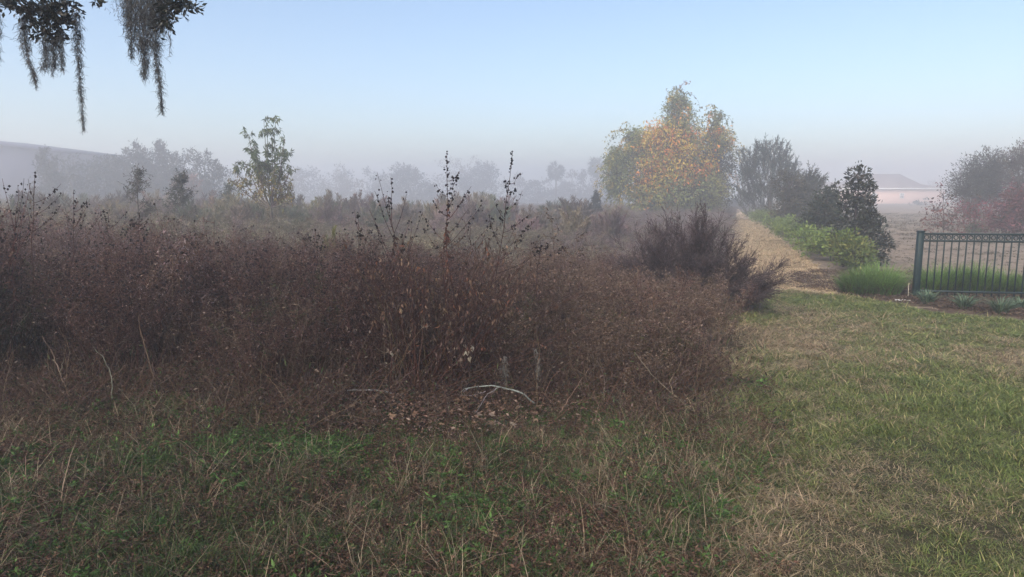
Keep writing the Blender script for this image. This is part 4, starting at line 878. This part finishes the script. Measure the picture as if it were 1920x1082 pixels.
def fg_zone(n, y0, y1, lo, hi, dens, name, label, grow):
    P2 = sample(n, y0, y1, lo, hi, dens, 1.0); x, y = P2.T
    a1, a2, a3 = fbm(x, y, 71, .55), fbm(x, y, 75, .8), fbm(x, y, 79, .4)
    pg = .15 + .9 * (a1 - .5); pt = .32 + 1.1 * (a2 - .5) + .16 * np.clip((x - .4) / .8, 0, 1); pb = .36 + 1.0 * (a3 - .5) + .25 * np.clip((y - 4.3) / 1.2, 0, 1) - .2 * np.clip((x - .4) / .8, 0, 1)
    pf = .13 + 3.0 * np.exp(-(((x - gp[0]) / .30) ** 2 + ((y - gp[1]) / .24) ** 2)) + .10 * (a2 < .38); pd = .34 + .5 * (a3 - .5); pl = .05 + 0 * x
    Wt = np.clip(np.stack([pg, pt, pb, pf, pd, pl], 1), .01, None); Wt /= Wt.sum(1, keepdims=True); c = (rng.random(n)[:, None] > np.cumsum(Wt, 1)).sum(1); c = np.clip(c, 0, 5)
    st = np.array([0, 4, 8, 12, 15, 18]); nn = np.array([4, 4, 4, 3, 3, 2]); idx = st[c] + (rng.random(n) * nn[c]).astype(int)
    s_ = grow * (.36 + .55 * fbm(x, y, 83, .45)) * np.where((x > -1.5) & (x < .6) & (y > 4.45), .6, 1) * np.exp(rng.normal(0, .15, n)); scatter(name, FG, np.column_stack([x, y, H(x, y)]), idx, rots(n, .15), np.column_stack([s_, s_, s_ * (.8 + .3 * rng.random(n))]), label, 'grass')
fg_zone(14000, 2.2, 6.1, lambda y: -.80 * y - .5, lambda y: edge(y) + .75, lambda x, y: (y < front_y(x) + .6) * np.clip((edge(y) + .75 - x - .55 * noise2(x, y, 98, .3)) / .6, 0, 1), 'rough_grass', 'rough mix of green and dead grass and weeds in front of the thicket', 1.0)

LW = []
for k in range(5): LW.append((tuft(50, .046, .42, .0056, 1.1, [(.165, .21, .06), (.22, .265, .075), (.10, .135, .045), (.38, .345, .14)], [3, 3, 2, 1], .075, .05), M_GRASS))
for k in range(5): LW.append((tuft(50, .044, .48, .0054, 1.3, [(.46, .355, .22), (.35, .265, .16), (.58, .465, .30), (.165, .175, .068), (.20, .15, .095)], [3, 3, 1, 1.5, 2], .075, .06), M_GRASS))
for k in range(4): LW.append((tuft(50, .045, .45, .0056, 1.2, [(.20, .225, .075), (.42, .335, .195), (.27, .26, .11), (.13, .16, .055)], [3, 3, 2, 2], .075, .05), M_GRASS))
n = 25500
P2 = sample(n, 2.2, 12.7, lambda y: edge(y) - .45, lambda y: .8 * y + 2.6, lambda x, y: (y < lawn_far(x) + .05) * np.clip(4.6 / y, .35, 1) * np.clip((x - edge(y) + .45 - .5 * noise2(x, y, 99, .35)) / .5, 0, 1)); x, y = P2.T
gpat = .48 * fbm(x, y, 91, 1.0) + .30 * noise2(x, y, 97, .24) + .22 * noise2(x, y, 96, .5) + .14 * np.sin(y * 1.15 + .35 * x + 1.0) + np.interp(x / y, [.25, .45, .62, .8], [-.10, -.03, .04, .09]) + np.interp(lawn_far(x) - y, [0, .4, 1.2, 1.8], [.02, .22, .12, 0]) - np.where((y > 8.6) & (x > 3.8), .10, 0)
r = rng.random(n) + (gpat - .47) * 2.4
idx = np.where(r > .66, rng.integers(0, 5, n), np.where(r < .36, rng.integers(5, 10, n), rng.integers(10, 14, n)))
eg = np.clip(1 - (x - edge(y)) / .7, 0, 1); s_ = (.62 + .66 * noise2(x, y, 95, .17)) * (1 + .5 * eg) * np.clip(y / 5, .82, 1.7); s_[y > 7] *= .85
scatter('lawn_grass', LW, np.column_stack([x, y, H(x, y) + .01]), idx, rots(n, .12), np.column_stack([s_, s_, s_ * np.clip(4.2 / y, .5, .8)]), 'short mown lawn of mixed green and straw coloured blades on the right', 'grass')
# dry grass on the path and the field
n = 3000; P2 = sample(n, 11.4, 44, path_l, path_r, lambda x, y: np.clip(13 / y, .15, 1) * ((y > lawn_far(x)))); x, y = P2.T; s_ = (.9 + .5 * rng.random(n)) * np.clip(y / 12, 1, 2.4)
DG = [(tuft(40, .045, .3, .007, 1.2, [(.56, .43, .27), (.48, .36, .22), (.38, .285, .175), (.24, .22, .12)], [3, 3, 2, 1], .09, .06), M_GRASS) for _ in range(4)]
scatter('dry_path_grass', DG, np.column_stack([x, y, H(x, y) + .008]), rng.integers(0, 4, n), rots(n), np.column_stack([s_, s_, s_ * .6]), 'cropped straw coloured grass on the path beside the hedge', 'grass')
n = 2600; P2 = sample(n, 9, 60, lambda y: np.where(y < 14.5, np.interp(y, [8.8, 12], [7.0, 6.5]), path_r(y) + 1.2), lambda y: .85 * y + 2, lambda x, y: np.clip(13 / y, .1, 1) * (y > lawn_far(x) + 1.2)); x, y = P2.T; s_ = (.9 + .5 * rng.random(n)) * np.clip(y / 12, 1, 3)
FGR = [(tuft(36, .045, .3, .007, 1.2, [(.19, .15, .105), (.15, .12, .085), (.12, .11, .06)], [3, 3, 2], .10, .06), M_GRASS) for _ in range(3)]
scatter('dry_field_grass', FGR, np.column_stack([x, y, H(x, y)]), rng.integers(0, 3, n), rots(n), np.column_stack([s_, s_, s_ * .55]), 'thin brownish grass of the open field behind the fence', 'grass')
n = 900; P2 = sample(n, 9, 14.6, lambda y: np.interp(y, [8.8, 10, 11, 12.2, 15], [7.0, 6.2, 5.5, 5.0, 6.3]), lambda y: np.interp(y, [8.8, 12, 15], [12, 11.5, 7.4]), lambda x, y: (y > lawn_far(x)) * 1.0); x, y = P2.T
def litter():
    g = Geo(); m = 60; tris(g, np.column_stack([rng.normal(0, .12, (m, 2)), .012 + .02 * rng.random(m)]), rng.normal(0, 1, (m, 3)) * np.array([1, 1, .3]), .05, .014, mixcol([(.10, .065, .045), (.16, .115, .08), (.06, .042, .032)], [3, 1, 3], m)); return g
scatter('mulch_litter', [(litter(), M_WEED) for _ in range(3)], np.column_stack([x, y, H(x, y) + .01]), rng.integers(0, 3, n), rots(n), np.ones((n, 3)), 'bark chips and dead bits lying on the mulch bed', 'mulch')

# ------------------------------------------------------------------ fallen branches, leaves and moss on the ground
def branch(name, pts, r, label, col, Yoff=0.0, twigs=()):
    ps = [ground(px, py) if z is None else at(px, py, z) for px, py, z in pts]; o = np.array(ps[0]); g = Geo()
    def tube(pp, r0):
        pp = np.array(pp); K = 14; tt = np.linspace(0, len(pp) - 1, K); i = np.clip(tt.astype(int), 0, len(pp) - 2); f = (tt - i)[:, None]
        q = pp[i] * (1 - f) + pp[i + 1] * f; q[1:-1] = q[1:-1] * .5 + (q[:-2] + q[2:]) * .25; q += rng.normal(0, .003, q.shape); stems(g, (q - o)[None], r0 * np.linspace(1, .35, K)[None], vary(col, 1, .1), 6)
    tube(ps, r)
    for t in twigs: tube([ground(px, py) if z is None else at(px, py, z) for px, py, z in t], r * .6)
    return tag(g.obj(name, M_BARK, None, tuple(o)), label, 'branch')
GB = (.24, .225, .21)
branch('fallen_branch', [(1002, 757, 5.25), (978, 735, 5.28), (950, 728, 5.3), (910, 721, 5.3), (870, 730, 5.32), (864, 735, 5.3)], .0085, 'pale grey bare forked branch lying at the foot of the thicket', GB, 0, [[(936, 726, 5.3), (912, 740, 5.26), (905, 752, 5.22), (893, 774, 5.1)], [(910, 733, 5.3), (890, 741, 5.3), (860, 741, 5.3)], [(876, 728, 5.3), (866, 738, 5.3)]])
branch('fallen_branch', [(735, 737, 5.4), (690, 730, 5.4), (640, 733, 5.4), (590, 743, 5.35), (545, 756, 5.3)], .0062, 'long thin grey branch arching low left of the forked branch', (.26, .24, .22))
branch('fallen_branch', [(1308, 778, 4.95), (1265, 742, 5.1), (1225, 706, 5.3), (1190, 660, 5.45)], .005, 'thin brown leaning stick at the right front of the thicket', (.24, .17, .12), 0, [[(1262, 740, 5.1), (1255, 715, 5.2), (1278, 680, 5.25)]])
branch('fallen_branch', [(1050, 775, 4.9), (1075, 735, 5.1), (1105, 690, 5.3)], .004, 'straight thin reddish stick leaning right of the moss tufts', (.20, .13, .09))
branch('leaning_stalk', [(130, 742, 5.1), (112, 700, 5.2), (100, 665, 5.3), (78, 630, 5.35)], .0045, 'pale tan broken stalk leaning at the lower left of the thicket', (.17, .13, .085), 0, [[(112, 700, 5.2), (122, 668, 5.25)]])
branch('leaning_stalk', [(210, 748, 5.1), (210, 705, 5.2), (195, 670, 5.3), (175, 650, 5.35)], .004, 'grey curved stalk right of the pale tan broken one at lower left', (.17, .15, .13))
branch('leaning_stalk', [(286, 700, 5.3), (272, 650, 5.4), (262, 615, 5.45), (260, 590, 5.5)], .006, 'upright reddish broken stalk in the left of the thicket', (.14, .10, .07))
branch('fallen_branch', [(918, 936, None), (940, 938, 3.93), (962, 935, None)], .006, 'short grey stick in the grass at the bottom centre', (.3, .27, .25))

LT = []
for k in range(4):
    g = Geo(); m = 16; az = rng.random(m) * 2 * PI; leaves(g, np.column_stack([rng.normal(0, .12, (m, 2)), .02 + .05 * rng.random(m)]), np.column_stack([np.cos(az), np.sin(az), .3 * rng.normal(0, 1, m)]), .028 * np.exp(rng.normal(0, .35, m)), .015, mixcol([(.26, .165, .115), (.18, .10, .07), (.33, .24, .18), (.12, .075, .055)], [3, 3, 1.5, 3], m, .2), .7, .5); LT.append((g, M_WEED))
n = 210; lc_ = ground(800, 785); P2 = np.column_stack([rng.normal(lc_[0] + .05, .62, n), rng.normal(lc_[1] + .12, .26, n)]); x, y = P2.T
scatter('leaf_litter', LT, np.column_stack([x, y, H(x, y) + .03]), rng.integers(0, 4, n), rots(n, .2), np.ones((n, 3)), 'brown and tan dead leaf litter spread below the middle of the thicket', 'leaf litter')
p_leaf = [(860, 772, .075), (876, 775, .07), (938, 778, .08), (1008, 758, .05), (757, 794, .05), (690, 792, .045), (710, 768, .05), (735, 765, .05), (640, 766, .05), (905, 772, .045), (895, 795, .05), (905, 812, .05), (820, 770, .045), (785, 775, .045), (1060, 800, .05), (1070, 788, .045), (848, 790, .04), (925, 800, .045), (600, 765, .04), (780, 800, .05), (665, 775, .045), (970, 785, .04)]
p_leaf += [(float(rng.uniform(600, 1060)), float(rng.uniform(752, 822)), .035 + .025 * rng.random()) for _ in range(55)]
for k, (px, py, L_) in enumerate(p_leaf):
    g = Geo(); m = 5 if L_ > .06 else 3; az = rng.random() * 2 * PI + np.linspace(-1.1, 1.1, m); c = [(.27, .175, .11), (.20, .14, .10), (.17, .13, .10), (.15, .09, .06)][k % 4 if k > 2 else 0]
    leaves(g, np.zeros((m, 3)), np.column_stack([np.cos(az), np.sin(az), .25 + .3 * rng.random(m)]), L_ * (1 - .3 * np.abs(np.linspace(-1, 1, m))), L_ * .55, vary(c, m, .1, .03), .6, .25)
    p = ground(px, py); lab = ['largest orange tan lobed leaf on the ground under the forked branch, left one of two', 'upright orange tan leaf touching the left large one under the forked branch', 'broad orange tan fallen leaf right of the forked branch foot'][k] if k < 3 else 'small curled tan fallen leaf in the litter below the forked branch'
    o = g.obj('fallen_leaf', M_WEED, None, (p[0], p[1], p[2] + .05 + .05 * rng.random())); o.rotation_euler = (rng.normal(0, .35), rng.normal(0, .35), 0); tag(o, lab, 'leaf', 'fallen leaves at the foot of the thicket')

def moss(name, pts, widths, n, Y, label, dens=1.0, col=((.20, .19, .175), (.14, .135, .125), (.27, .26, .235)), depth=.04, wis=1.0, fil=(.020, .050), group='spanish moss', wfil=.0026):
    """hanging moss: short curling filaments all along one or more drooping lines given on the photograph"""
    widths = np.array(widths) * .74; n = n * 1.05; wis = wis * .85; ctr = np.array([at(px, py, Y) for px, py in pts]); o = ctr[0].copy(); ctr = ctr - o; g = Geo(); K = len(ctr); n = int(n)
    wm_ = np.array(widths); sl_ = np.linalg.norm(np.diff(ctr, axis=0), axis=1) * (wm_[1:] + wm_[:-1]) ** .8; i = rng.choice(K - 1, n, p=sl_ / sl_.sum()); fr_ = rng.random(n); ra_ = (wm_[i + 1] / wm_[i]); fr_ = np.where(ra_ < 1, 1 - (1 - fr_) ** (.5 + .5 * ra_), fr_) * .999; fr_ = np.where(ra_ < 1, fr_ ** (1 / (.6 + .4 * ra_)) ** .5, fr_); f = fr_[:, None]; w = np.array(widths)[i] * (1 - f[:, 0]) + np.array(widths)[np.clip(i + 1, 0, K - 1)] * f[:, 0]; w = w * Y / FPX
    p = ctr[i] * (1 - f) + ctr[np.clip(i + 1, 0, K - 1)] * f + np.stack([rng.normal(0, .42, n) * w, rng.normal(0, .42, n) * np.maximum(w, .01), rng.normal(0, .008, n)], 1)
    L = (fil[0] + fil[1] * rng.random(n) ** 2) * wis; P = curve_paths(p, rng.normal(0, .8, (n, 3)) + np.array([0, 0, -1.1]), L, 5, .45, -.32)
    stems(g, P, wfil * .5 * np.linspace(1, .5, 5)[None], mixcol(col, np.ones(len(col)), n), 3)
    t = np.linspace(0, K - 1, 12); i = np.clip(t.astype(int), 0, K - 2); f = (t - i)[:, None]; q = ctr[i] * (1 - f) + ctr[i + 1] * f + rng.normal(0, .004, (12, 3)); stems(g, q[None], .003 * np.linspace(1, .4, 12)[None], col[0], 4)
    return tag(g.obj(name, M_MOSS, None, tuple(o)), label, 'moss', group)
MY = 4.5
moss('spanish_moss', [(44, 30), (46, 75), (52, 110), (60, 132), (64, 148)], [14, 14, 9, 4, 5], 700, MY, 'short thick strand of grey moss at the left end of the oak twigs')
moss('spanish_moss', [(62, 125), (66, 150), (68, 168)], [5, 7, 4], 110, MY, 'sparse wisp of moss hanging below the leftmost strand', wis=.9)
moss('spanish_moss', [(84, 62), (86, 90), (88, 118), (78, 130)], [12, 14, 12, 10], 520, MY, 'ragged moss strand under the middle of the left leaf cluster')
moss('spanish_moss', [(100, 75), (102, 110), (98, 140)], [12, 14, 5], 300, MY, 'loose thin moss tangle between the two left clusters strands', wis=1.2)
moss('spanish_moss', [(113, 50), (114, 85), (116, 115), (117, 134)], [10, 9, 7, 4], 420, MY, 'narrow moss strand left of the longest strand')
moss('spanish_moss', [(140, 22), (142, 45), (146, 85), (148, 120), (150, 160), (154, 205), (157, 246)], [16, 13, 13, 9, 7, 5, 3], 1050, MY + .05, 'longest thin moss strand hanging far below the left leaf cluster')
moss('spanish_moss', [(262, -20), (262, 20), (268, 70), (272, 110), (270, 150)], [62, 56, 30, 13, 6], 3600, MY + .1, 'broad thick moss curtain, left side, hanging from the top edge')
moss('spanish_moss', [(290, -20), (288, 30), (290, 75), (294, 110), (298, 150), (302, 185), (305, 216)], [44, 36, 20, 10, 9, 6, 3], 2600, MY + .05, 'broad thick moss curtain, right side, ending in a long pointed strand')
moss('spanish_moss', [(240, -20), (242, 30), (246, 80), (246, 112)], [22, 18, 12, 6], 900, MY + .12, 'thinner moss strand along the left side of the thick curtain')
moss('spanish_moss', [(306, 0), (310, 35), (306, 60)], [20, 16, 6], 420, MY + .15, 'short moss tuft between the thick curtain and the right leaf cluster')
moss('spanish_moss', [(318, 60), (319, 85), (320, 108)], [6, 4, 2], 40, MY, 'tiny faint moss wisp under the right leaf cluster', wis=.8)
moss('spanish_moss', [(-6, -10), (-4, 40), (-3, 80), (-2, 118)], [8, 10, 7, 4], 300, MY, 'moss strand cut by the left edge of the picture')
moss('moss_tuft', [(947, 668), (944, 690), (948, 710), (946, 728)], [7, 15, 10, 4], 170, 5.42, 'left of two grey moss tufts caught low in the thicket above the fallen branch', col=((.34, .32, .28), (.25, .24, .21)), wfil=.003)
moss('moss_tuft', [(1004, 655), (1010, 680), (1008, 712)], [6, 10, 4], 100, 5.46, 'right of two grey moss tufts caught low in the thicket', col=((.32, .30, .27), (.25, .24, .21)), wfil=.003)
moss('moss_tuft', [(763, 872), (765, 888), (762, 903)], [14, 18, 12], 260, 4.28, 'small pale grey moss tuft lying in the grass at bottom centre', col=((.30, .30, .31), (.24, .24, .24)), wis=.9, wfil=.003)

# ------------------------------------------------------------------ the live oak that the moss hangs from
oak = empty('oak_tree', (-4.6, -1.2, 0), 'live oak with dark leathery leaf tips hanging into the top left corner', 'tree')
ob = np.array([-4.6, -1.2, 0]); gt, gl, gf = Geo(), Geo(), Geo()
stems(gt, np.array([[(0, 0, -.2), (.02, 0, .3), (.05, .04, 1.2), (.1, .1, 2.2), (.15, .15, 2.9)]]), np.array([[.52, .40, .34, .33, .30]]), (.08, .07, .06), 10)
clus = [((64, 22), 34, 24), ((98, 34), 30, 26), ((122, 40), 14, 22), ((92, 62), 20, 16), ((128, 8), 22, 12), ((40, 20), 14, 16), ((182, -4), 14, 10), ((325, 12), 26, 22), ((312, 40), 14, 16), ((345, 8), 20, 12)]
cent = [at(c[0][0], c[0][1], MY) - ob for c in clus]
hub1 = np.array([-3.3, 4.35, 3.25]) - ob; hub2 = np.array([-2.25, 4.4, 3.2]) - ob
lim = []; oakp = []; oakd = []
for e in (hub1, hub2): 
    s7 = np.linspace(0, 1, 8)[:, None]; a0 = np.array([.15, .15, 2.85]); Q = a0 * (1 - s7) + e * s7; Q[:, 2] += (s7 * (1 - s7))[:, 0] * 3.4; lim.append(Q)
stems(gt, np.array(lim), np.linspace(.16, .022, 8)[None], vary((.08, .07, .06), 2, .05), 8)
for c, q in zip(clus, cent):
    hub = hub1 if c[0][0] < 200 else hub2; s5 = np.linspace(0, 1, 6)[:, None]; Q = hub * (1 - s5) + q * s5 + rng.normal(0, .02, (6, 3)) * (s5 * (1 - s5)) * 4
    stems(gt, Q[None], np.linspace(.010, .003, 6)[None], (.07, .06, .05), 5)
    m = int(c[1] * c[2] * .34); sx = c[1] * MY / FPX; sz = c[2] * MY / FPX; nt_ = max(3, m // 9); tip = q + rng.normal(0, .45, (nt_, 3)) * np.array([sx, sx, sz]) * 1.05
    s4 = np.linspace(0, 1, 4)[None, :, None]; stems(gt, q[None, None] * (1 - s4) + tip[:, None] * s4, .0022, vary((.07, .06, .05), nt_), 3)
    ri = np.repeat(np.arange(nt_), 9); p = tip[ri] + rng.normal(0, .016, (len(ri), 3)); dd = unit(tip - q)[ri] * .7 + rng.normal(0, .7, (len(ri), 3)); oakp.append(p); oakd.append(dd)
oakp = np.concatenate(oakp); oakd = unit(np.concatenate(oakd)); OC = [(.022, .027, .016), (.032, .035, .022), (.045, .038, .027), (.026, .023, .017)]
lv = []
for k in range(10):
    g = Geo(); leaves(g, np.zeros((1, 3)), np.array([[1.0, 0, 0]]), .042, .019, vary(OC[k % 4], 1, .15), .3, .5); lv.append(g.mesh('leaf', M_GLOSS))
inview = np.argsort(-oakp[:, 2] * 0 + (oakp[:, 2] + ob[2] > EYE + .262 * MY) * 1.0 + rng.random(len(oakp)) * .5)
for k in inview[:290]:
    o = bpy.data.objects.new('leaf', lv[int(rng.integers(0, 10))]); COL.objects.link(o); o.parent = oak; o.location = tuple(oakp[k]); o.rotation_euler = Vector(oakd[k]).to_track_quat('X', 'Z').to_euler(); o.rotation_euler.rotate_axis('X', float(rng.normal(0, .9))); sc_ = float(np.exp(rng.normal(0, .22))); o.scale = (sc_, sc_, sc_)
rest = inview[290:]; leaves(gf, oakp[rest], oakd[rest], .040, .018, mixcol(OC, [4, 3, 1, 2], len(rest)), .3)
# unseen crown overhead and behind the camera, spread to shade the foreground
nb = 30; az = rng.uniform(-PI, PI, nb); rr_ = 5.2 * np.sqrt(rng.random(nb)); tipc = np.column_stack([rr_ * np.cos(az) - .6, rr_ * np.sin(az), 4.6 + 2.6 * rng.random(nb)])
s7 = np.linspace(0, 1, 7)[None, :, None]; Q = np.array([.15, .15, 2.8])[None, None] * (1 - s7) + tipc[:, None] * s7; Q[:, 1:-1] += rng.normal(0, .14, (nb, 5, 3)); stems(gt, Q, np.linspace(.14, .02, 7)[None], vary((.08, .07, .06), nb, .1), 6)
NL = 13000; i = rng.integers(0, nb, NL); p = tipc[i] + unit(rng.normal(0, 1, (NL, 3))) * (1.5 * rng.random(NL)[:, None] ** .5) * np.array([1.1, 1.1, .7])
wp = p + ob; ok = wp[:, 2] > np.maximum(2.9, 2.45 + .36 * np.maximum(wp[:, 1], 0) + .0); p = p[ok]; leaves(gl, p, rng.normal(0, 1, (len(p), 3)), .16, .08, mixcol([(.035, .042, .025), (.05, .05, .03)], [1, 1], len(p)))
gt.obj('trunk', M_BARK, oak); gl.obj('crown', M_LEAF, oak); tag(gf.obj('leaf_cluster', M_GLOSS, oak), kind='stuff')

# ------------------------------------------------------------------ mist: one even box of air round everything
g = Geo(); box(g, (-345, -50, float(H(0, 400)) - 2), (345, 400, 11.5)); me = g.mesh('haze', M_SOIL); me.materials.clear()
hm = bpy.data.materials.new('mist'); hm.use_nodes = True; n_ = hm.node_tree; n_.nodes.clear(); out = n_.nodes.new('ShaderNodeOutputMaterial'); pv = n_.nodes.new('ShaderNodeVolumePrincipled')
pv.inputs['Color'].default_value = (.99, .99, 1, 1); pv.inputs['Density'].default_value = HAZE_DENSITY; pv.inputs['Anisotropy'].default_value = HAZE_G
n_.links.new(pv.outputs[0], out.inputs['Volume']); me.materials.append(hm)
hz = bpy.data.objects.new('haze', me); COL.objects.link(hz); tag(hz, None, None, None, 'stuff')
